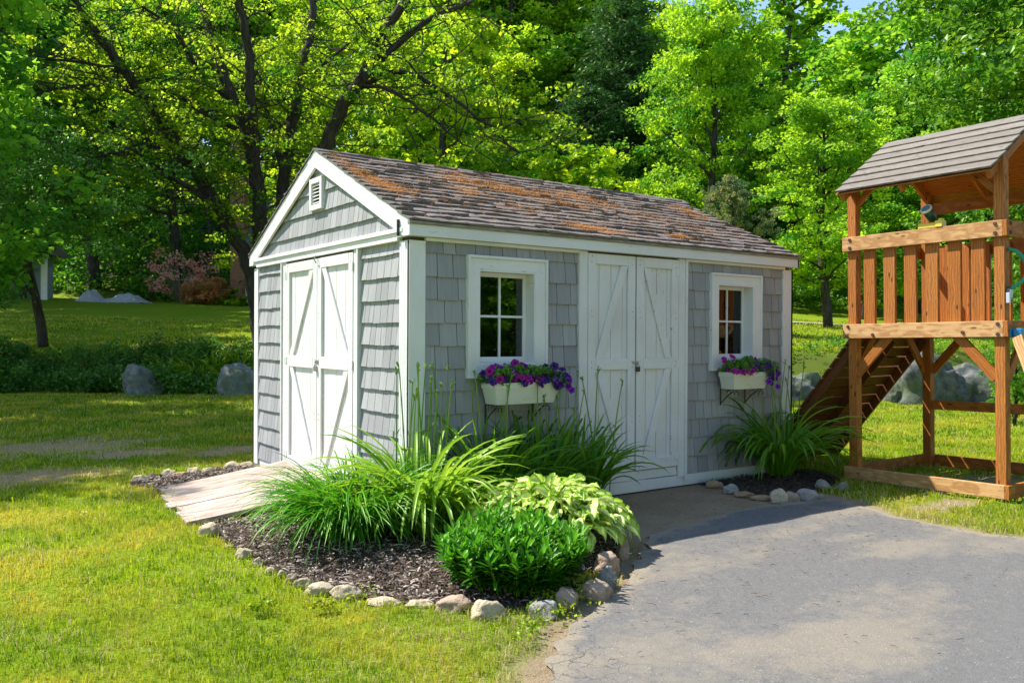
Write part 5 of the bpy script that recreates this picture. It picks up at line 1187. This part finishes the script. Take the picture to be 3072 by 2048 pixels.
# ---- the big multi stemmed maple behind the shed, limbs followed from the photograph
def maple():
    q0 = 24.; x0, y0 = at(612, q0); z0 = Hf(x0, y0); root = empty('maple_tree', (x0, y0, z0), 'big old maple with several dark spreading limbs behind the gable end', 'tree')
    def P3(X, Y, q): x, y = at(X, q); return Vector((x, y, zat(Y, q)))
    LB = [([(600, 800, 24), (588, 700, 24), (574, 625, 23.9), (535, 535, 23.7), (470, 430, 23.4), (425, 370, 23.2), (385, 300, 22.9), (320, 215, 22.5), (250, 120, 22), (190, 45, 21.6), (130, -60, 21)], .25, .10),
          ([(605, 800, 24), (600, 700, 24), (597, 560, 24), (590, 450, 24), (578, 370, 24), (562, 300, 24.1), (520, 200, 24.4), (490, 120, 24.8), (470, 40, 25.2), (430, -70, 25.6)], .27, .10),
          ([(588, 430, 24), (582, 330, 23.8), (574, 200, 23.4), (566, 90, 23), (545, 0, 22.6), (530, -90, 22.3)], .17, .09),
          ([(625, 800, 24.1), (640, 650, 24.3), (648, 480, 24.4), (655, 380, 24.6), (675, 260, 24.8), (690, 170, 25), (712, 60, 25.3), (722, -60, 25.6)], .26, .09),
          ([(650, 400, 24.6), (630, 320, 24.9), (600, 230, 25.5), (580, 160, 26)], .11, .05),
          ([(640, 800, 24.1), (690, 560, 23.7), (725, 400, 23.4), (750, 330, 23.2), (790, 240, 22.9), (838, 165, 22.6), (870, 90, 22.4), (930, 0, 22.1), (980, -80, 21.9)], .27, .10),
          ([(820, 190, 22.7), (870, 140, 22.5), (960, 60, 22.2), (1080, 0, 21.9)], .12, .06),
          ([(800, 215, 22.9), (900, 165, 22.6), (1000, 200, 22.1), (1120, 290, 21.5), (1190, 350, 21.2)], .075, .03), ([(805, 210, 22.9), (870, 200, 22.5), (960, 250, 22), (1060, 330, 21.6)], .065, .025),
          ([(500, 480, 23.5), (430, 430, 22.9), (360, 390, 22.4), (310, 350, 21.9)], .10, .05), ([(490, 460, 23.5), (430, 350, 22.6), (330, 345, 22), (230, 360, 21.4), (170, 385, 21)], .07, .03),
          ([(545, 300, 24.2), (480, 270, 23.9), (390, 215, 23.3), (300, 180, 22.8), (200, 150, 22.2), (80, 140, 21.7)], .08, .03), ([(535, 240, 24.3), (450, 160, 23.8), (400, 80, 23.4), (330, 20, 23)], .09, .04),
          ([(700, 200, 25), (740, 150, 24.8), (800, 100, 24.5), (860, 20, 24.3)], .07, .03), ([(330, 230, 22.6), (240, 200, 22), (120, 210, 21.5), (20, 250, 21)], .06, .03)]
    mb = MB(); C = []; tw = MB()
    for pts, r0, r1 in LB:
        sp = smoothline([tuple(P3(*p)) for p in pts], 5); n = len(sp); sp = [Vector(p)+Vector((random.gauss(0, .03), random.gauss(0, .03), 0)) for p in sp]; mb.tube(sp, [r0+(r1-r0)*(i/(n-1))**.8 for i in range(n)], 9, rough=.14)
        for i in range(3, n):
            zrel = sp[i].z
            if zrel < 3.6 or (r0 > .15 and zrel < 4.3 and random.random() < .5): continue
            for _ in range(2 if r0 > .15 else 3):
                if random.random() < .3: continue
                d = Vector((random.gauss(0, 1), random.gauss(0, 1), random.gauss(.1, .45))).normalized(); L = random.uniform(1.1, 3.); pth = limb_path(sp[i], d, L, 6, .1, .16); tw.tube(pth, [.022*(1-.12*k) for k in range(7)], 4)
                for k in range(2, 7): C.append(tuple(pth[k]+Vector((random.gauss(0, .2), random.gauss(0, .2), random.gauss(0, .12)))))
    C = np.array(C); 
    C = C[RN.permutation(len(C))[:720]]; back = RN.random(len(C))*2.2-.2; C[:, 0] += FW[0]*back; C[:, 1] += FW[1]*back; C[:, 2] += .1
    t0 = np.clip(.5+.32*RN.normal(size=len(C)), 0, 1); P, T = clusters(C, .30+.24*RN.random(len(C)), 56, .40, t0, .2)
    leaf_obj('crown', P, .085+.06*RN.random(len(P)), T, LEAF_MAPLE, root, None, .55, .8, .3)
    mb.build('trunk', BARK, root, smooth=True); tw.build('twigs', BARK, root)
maple()
# ---- small dark tree on the left of the bank
def darktree():
    x0, y0 = at(95, 23); z0 = Hf(x0, y0); root = empty('small_tree', (x0, y0, z0), 'small dark tree with a thin leaning trunk on the ivy bank at left', 'tree'); f = lambda X, Y, q: (*at(X, q), zat(Y, q))
    mb = MB(); sp = smoothline([f(100, 800, 23), (f(92, 740, 23)), f(80, 680, 22.8), f(62, 600, 22.5), f(55, 520, 22.2), f(70, 440, 22)], 5); mb.tube(sp, [.14-.09*i/(len(sp)-1) for i in range(len(sp))], 8, rough=.15)
    mb.tube(smoothline([f(80, 690, 22.8), f(50, 650, 22.5), f(10, 610, 22.2), f(-30, 570, 22)], 4), [.05]*6+[.03]*7, 6)
    C = []
    for i in range(250):
        X = random.gauss(90, 120); Y = random.gauss(470, 95); q = random.gauss(22, 1.4)
        if Y > 560+.35*abs(X-110): continue
        C.append(f(X, Y, q))
    for i in range(40): C.append(f(random.uniform(-60, 40), random.uniform(560, 700), random.uniform(20.5, 23)))
    for c in C[:60]: mb.tube(limb_path(c, (sp[-8][0]-c[0], sp[-8][1]-c[1], sp[-8][2]-c[2]), 1.2, 4, 0, .1), .012, 4)
    C = np.array(C); P, T = clusters(C, .34+.2*RN.random(len(C)), 80, .5, None, .15); leaf_obj('crown', P, .07+.05*RN.random(len(P)), T*.95, LEAF_IVY, root, None, .5, .7, .3); mb.build('trunk', BARK, root, smooth=True)
darktree()
# ---- near maple reaching in at upper right
def righttree():
    q0 = 15.5; x0, y0 = at(2700, q0); z0 = Hf(x0, y0); root = empty('maple_tree', (x0, y0, z0), 'leafy maple reaching in from the right over the play tower roof', 'tree'); f = lambda X, Y, q: (*at(X, q), zat(Y, q))
    mb = MB(); mb.tube(smoothline([(x0, y0, z0-.2), f(2690, 500, 15.5), f(2660, 100, 15.4), f(2640, -300, 15.3)], 6), [.24-.012*i for i in range(19)][:19], 9, rough=.1); C = []
    ends = [(2120, 235, 15.8), (2200, 160, 15.2), (2150, 60, 16.3), (2260, 80, 14.8), (2330, 200, 14.2), (2050, 10, 17), (2300, 20, 16), (2230, -60, 16), (2350, 120, 13.6), (2190, 290, 16.6), (2340, 540, 16.2), (2250, 580, 17.0), (2330, 640, 16), (2200, 520, 17.8), (2380, 330, 15), (2100, -80, 17), (2400, 600, 15), (2360, -40, 15)]
    for (X, Y, q) in ends:
        a = Vector(f(2670, Y*.6+150, 15.5)); b = Vector(f(X, Y, q)); m = (a+b)/2+Vector((0, 0, .35)); sp = smoothline([tuple(a), tuple(m), tuple(b)], 6); mb.tube(sp, [.05-.0035*i for i in range(len(sp))], 5)
        for i in range(4, len(sp)):
            for _ in range(3): C.append((sp[i][0]+random.gauss(0, .35), sp[i][1]+random.gauss(0, .4), sp[i][2]+random.gauss(0, .25)))
    C = np.array(C); P, T = clusters(C, .28+.2*RN.random(len(C)), 46, .5, np.clip(.35+.22*RN.normal(size=len(C)), 0, 1), .14)
    leaf_obj('crown', P, .10+.06*RN.random(len(P)), T, LEAF_PERIW, root, None, .55, .62, .5); mb.build('trunk', BARK, root, smooth=True)
righttree()
# ================================================================ BANK, SHRUBS, UNDERGROWTH
def bankivy():
    n = 900; C = []
    while len(C) < n:
        X = random.uniform(-260, 640); q = random.uniform(20.2, 23.3); x, y = at(X, q); z = Hf(x, y)
        qe = q+1.2*math.sin(qs(x, y)[1]*.21)+.5*math.sin(qs(x, y)[1]*.7+1)
        if qe < 20.4 or qe > 23.4: continue
        
        C.append((x, y, z+random.uniform(.02, .42)*(1.15 if qe < 22.6 else .6)*(1+.5*math.sin(X*.045)*math.sin(X*.11+2))))
    C = np.array(C); P, T = clusters(C, .24+.12*RN.random(n), 62, .8, None, .15)
    o = leaf_obj('ivy', P, .05+.05*RN.random(len(P)), T, LEAF_IVY, None, None, .35, .85, .3); tag(o, 'dark green ivy and creepers covering the bank at the left', 'ivy', None, 'stuff')
    C = []
    for i in range(230):
        X = random.choice((random.uniform(600, 1750), random.uniform(1760, 2500))); q = random.uniform(21.6, 23.2); x, y = at(X, q); C.append((x, y, Hf(x, y)+random.uniform(0, .2)))
    P, T = clusters(np.array(C), .25, 40, .6); o = leaf_obj('weeds', P, .05+.04*RN.random(len(P)), T, LEAF_PERIW, None, None, .4, .6, 0); tag(o, 'low weeds between the boulders and the upper lawn', 'weeds', None, 'stuff')
bankivy()
for i, (X, q, lab) in enumerate(((455, 22.3, 'leftmost yellow green grassy lily on top of the ivy bank'), (490, 22.6, 'sunlit lily clump on the ivy bank between its two neighbours'), (525, 22.2, 'tall yellow green lily on the bank left of the end boulder'), (395, 22.5, 'bright leafy clump above the pale boulder in the ivy'), (555, 22.9, 'small yellow lily clump at the shed end of the ivy bank'))):
    x, y = at(X, q); strap_clump('bank_lily', x, y, Hf(x, y), 80, (.6, 1.0), .05, .3, lab, 'plant', LILY, (1.1, 1.5), (.8, 2.0), 6, tint=(.85, .15), group='lilies on top of the ivy bank')
def undergrowth():
    C = []
    for i in range(1500):
        X = random.uniform(-300, 2700); q = 48+26*random.random()**1.3; x, y = at(X, q); C.append((x, y, Hf(x, y)+random.uniform(.1, 2.6 if q > 51 else 1.3)))
    P, T = clusters(np.array(C), .9+.6*RN.random(len(C)), 46, .7, None, .15)
    o = leaf_obj('undergrowth', P, .22+.16*RN.random(len(P)), T*.6, LEAF_PERIW, None, None, .4, .7, .2); o.color = (.8, .95, .8, 1); tag(o, 'dark leafy undergrowth along the foot of the wooded hill', 'undergrowth', None, 'stuff')
undergrowth()
def bush(name, X, q, w, h, mat, label, cat, n=60, nl=60, leaf=.06, stems=0, stemmat=None, sparse=False, hollow=.3):
    x, y = at(X, q); z = Hf(x, y); root = empty(name, (x, y, z), label, cat); C = []; mb = MB()
    for i in range(n):
        a = random.random()*6.283; f = random.random()**.5; e = random.random()
        zz = h*(.25+.75*e) if sparse else h*(.1+.85*e)*math.sqrt(max(.05, 1-f*f*.8)); C.append((x+math.cos(a)*f*w/2, y+math.sin(a)*f*w/2, z+zz))
    for i in range(stems):
        c = C[i % n]; mb.tube(smoothline([(x+random.gauss(0, .15), y+random.gauss(0, .15), z-.05), ((x*.6+c[0]*.4)+random.gauss(0, .15), y*.6+c[1]*.4, z+(c[2]-z)*.5), c], 4), [.035-.0032*k for k in range(9)], 5)
    C = np.array(C); P, T = clusters(C, .16*h, nl, .7, None, .2); leaf_obj('foliage', P, leaf*(.7+.6*RN.random(len(P))), T, mat, root, None, .4, .7, 0.)
    if stems: mb.build('stems', stemmat or BARK, root)
PINK = m_leaf('pink_blossom_leaves', (.62, .20, .17), (.88, .42, .40), None, .3, .04); RUST = m_leaf('rust_red_foliage', (.22, .15, .04), (.62, .22, .10), None, .3, .04)
bush('flowering_shrub', 420, 46.5, 3.9, 2.7, PINK, 'pink leaved shrub with bare twisted stems left of the brick chimney', 'shrub', 52, 24, .16, 50, m_plain('pale_twisted_stems', (.20, .16, .13), .9), True)
bush('flowering_shrub', 476, 45.2, 2.6, 1.5, RUST, 'low rust red mounded shrub in front of the brick chimney', 'shrub', 110, 60, .13)
bush('shrub', 536, 44.8, 1.5, 1.0, LEAF_MAPLE, 'small yellow green shrub at the foot of the brick chimney', 'shrub', 36, 60, .12)
bush('shrub', 1905, 40, 7, 2.6, LEAF_PERIW, 'rounded mid green shrub at the wood edge right of the shed', 'shrub', 130, 70, .16)
def tarp():
    x, y = at(262, 45.5); z = Hf(x, y); n, m = 60, 22; V = []
    ang = math.atan2(RT[1], RT[0])
    for j in range(m+1):
        for i in range(n+1):
            u = (i/n-.5)*4.6; v = (j/m-.5)*2.; e = min(1, 4*min(i/n, 1-i/n))*min(1, 3*min(j/m, 1-j/m)); bump = .62*math.exp(-((u+1.35)/.55)**2)+.40*math.exp(-((u-.75)/.8)**2)+.12
            hh = e*bump*(1+.22*noise.noise(Vector((u*2.6, v*2.6, 1)))+.16*noise.noise(Vector((u*7, v*7, 4))))+.05*noise.noise(Vector((u*5, v*5, 9)))
            V.append((x+math.cos(ang)*u-math.sin(ang)*v, y+math.sin(ang)*u+math.cos(ang)*v, z+max(hh, -.03)))
    F = [(j*(n+1)+i, j*(n+1)+i+1, (j+1)*(n+1)+i+1, (j+1)*(n+1)+i) for j in range(m) for i in range(n)]
    root = empty('tarp_pile', (x, y, z), 'crumpled grey tarpaulin over a yard pile at the edge of the woods', 'tarp'); o = npmesh('tarpaulin', V, [a for f in F for a in f], [4]*len(F), m_plain('grey_tarpaulin', (.42, .41, .46), .45, .5, var=.45), root)
    mb = MB(); p = (x-math.cos(ang)*1.35, y-math.sin(ang)*1.35); mb.tube([(p[0], p[1], z+.2), (p[0]-.1, p[1], z+1.05)], .03, 6); mb.build('pole', m_plain('pale_pole', (.4, .35, .28)), root)
tarp()
# ================================================================ FAR BUILDINGS
def m_brick():
    x = NT('red_brick'); b = x.n('ShaderNodeTexBrick'); x.l(x.attr('bc').outputs['Vector'], b.inputs['Vector']); b.inputs['Scale'].default_value = 1.; b.inputs['Brick Width'].default_value = .21; b.inputs['Row Height'].default_value = .075; b.inputs['Mortar Size'].default_value = .008
    b.inputs['Color1'].default_value = (.34, .115, .06, 1); b.inputs['Color2'].default_value = (.24, .075, .045, 1); b.inputs['Mortar'].default_value = (.38, .33, .28, 1); x.col(b.outputs[0]).rough(.9, .1); return x.m
def frame_mat(X, q):
    x, y = at(X, q); return x, y, Hf(x, y)
def lbox(mb, o, u0, u1, v0, v1, z0, z1):                # box in view aligned plan axes from origin o
    c = [(u, v, z) for z in (z0, z1) for (u, v) in ((u0, v0), (u1, v0), (u1, v1), (u0, v1))]
    V = [(o[0]+RT[0]*u+FW[0]*v, o[1]+RT[1]*u+FW[1]*v, o[2]+z) for u, v, z in c]
    mb.add(V, [(0, 3, 2, 1), (4, 5, 6, 7), (0, 1, 5, 4), (1, 2, 6, 5), (2, 3, 7, 6), (3, 0, 4, 7)], None, [(u+v, z, 0) for u, v, z in c])
def house():
    o = frame_mat(545, 47.5); o = (o[0], o[1], o[2]-.2); root = empty('house', o, 'house with a brick chimney almost hidden by the maple trunks', 'house'); m = MB(); lbox(m, o, .45, 9, .3, 8, 0, 3.6); m.build('wall', m_plain('cream_siding', (.58, .55, .40), .7), root)
    m = MB(); lbox(m, o, -.42, .36, 0, .9, 0, 9.4); ch = m.build('chimney', m_brick(), root); m = MB(); lbox(m, o, -.5, .44, -.08, .98, 9.4, 9.52); m.build('chimney_cap', m_plain('stone_cap', (.4, .39, .36)), ch)
    m = MB(); V = []; 
    for (u, v, z) in ((.2, -.3, 3.55), (9.4, -.3, 3.55), (9.4, 4.2, 6.6), (.2, 4.2, 6.6), (9.4, 8.6, 3.55), (.2, 8.6, 3.55)): V.append((o[0]+RT[0]*u+FW[0]*v, o[1]+RT[1]*u+FW[1]*v, o[2]+z))
    V2 = [(a, b, c-.2) for a, b, c in V]; m.add(V+V2, [(0, 1, 2, 3), (3, 2, 4, 5), (9, 8, 7, 6), (11, 10, 8, 9), (0, 6, 7, 1), (5, 4, 10, 11), (0, 3, 9, 6), (3, 5, 11, 9), (1, 7, 8, 2), (2, 8, 10, 4)]); x = NT('grey_roof_rows'); b = x.n('ShaderNodeTexBrick'); x.l(x.mapv(x.obj(), (1, 1, 1)), b.inputs['Vector']); b.inputs['Scale'].default_value = 2.; b.inputs['Color1'].default_value = (.20, .20, .21, 1); b.inputs['Color2'].default_value = (.13, .13, .14, 1); b.inputs['Mortar'].default_value = (.04, .04, .04, 1); x.col(b.outputs[0]).rough(.9); m.build('roof', x.m, root)
    m = MB(); lbox(m, o, .36, .55, .2, .3, 0, 3.6); m.build('corner_board', WHITE, root)
    m = MB(); lbox(m, o, 1.6, 2.6, .27, .299, 1.1, 2.6); w = m.build('window', WHITE, root); m = MB(); lbox(m, o, 1.7, 2.5, .25, .269, 1.2, 2.5); m.build('pane', m_plain('dark_window_pane', (.02, .025, .03), .1, .6), w)
house()
def outb():
    o = frame_mat(50, 44.5); o = (o[0], o[1], o[2]-.15); root = empty('outbuilding', o, 'small grey outbuilding with a white corner board at the far left', 'shed'); m = MB(); lbox(m, o, -4.5, 1.15, 0, .9, 0, 2.5); m.build('wall', m_plain('grey_green_siding', (.23, .27, .26), .8), root)
    m = MB(); lbox(m, o, 1.0, 1.32, -.03, .05, 0, 2.5); m.build('corner_board', WHITE, root); m = MB(); V = [(o[0]+RT[0]*u+FW[0]*v, o[1]+RT[1]*u+FW[1]*v, o[2]+z) for u, v, z in ((-4.9, -.3, 2.45), (1.5, -.3, 2.45), (1.5, .85, 3.2), (-4.9, .85, 3.2), (1.5, 2.0, 2.45), (-4.9, 2.0, 2.45))]
    m.add(V, [(0, 1, 2, 3), (3, 2, 4, 5), (0, 5, 4, 1), (0, 3, 5), (1, 4, 2)]); m.build('roof', ROOFM, root)
outb()
for o in list(bpy.data.objects):
    if '_b' in o: del o['_b']
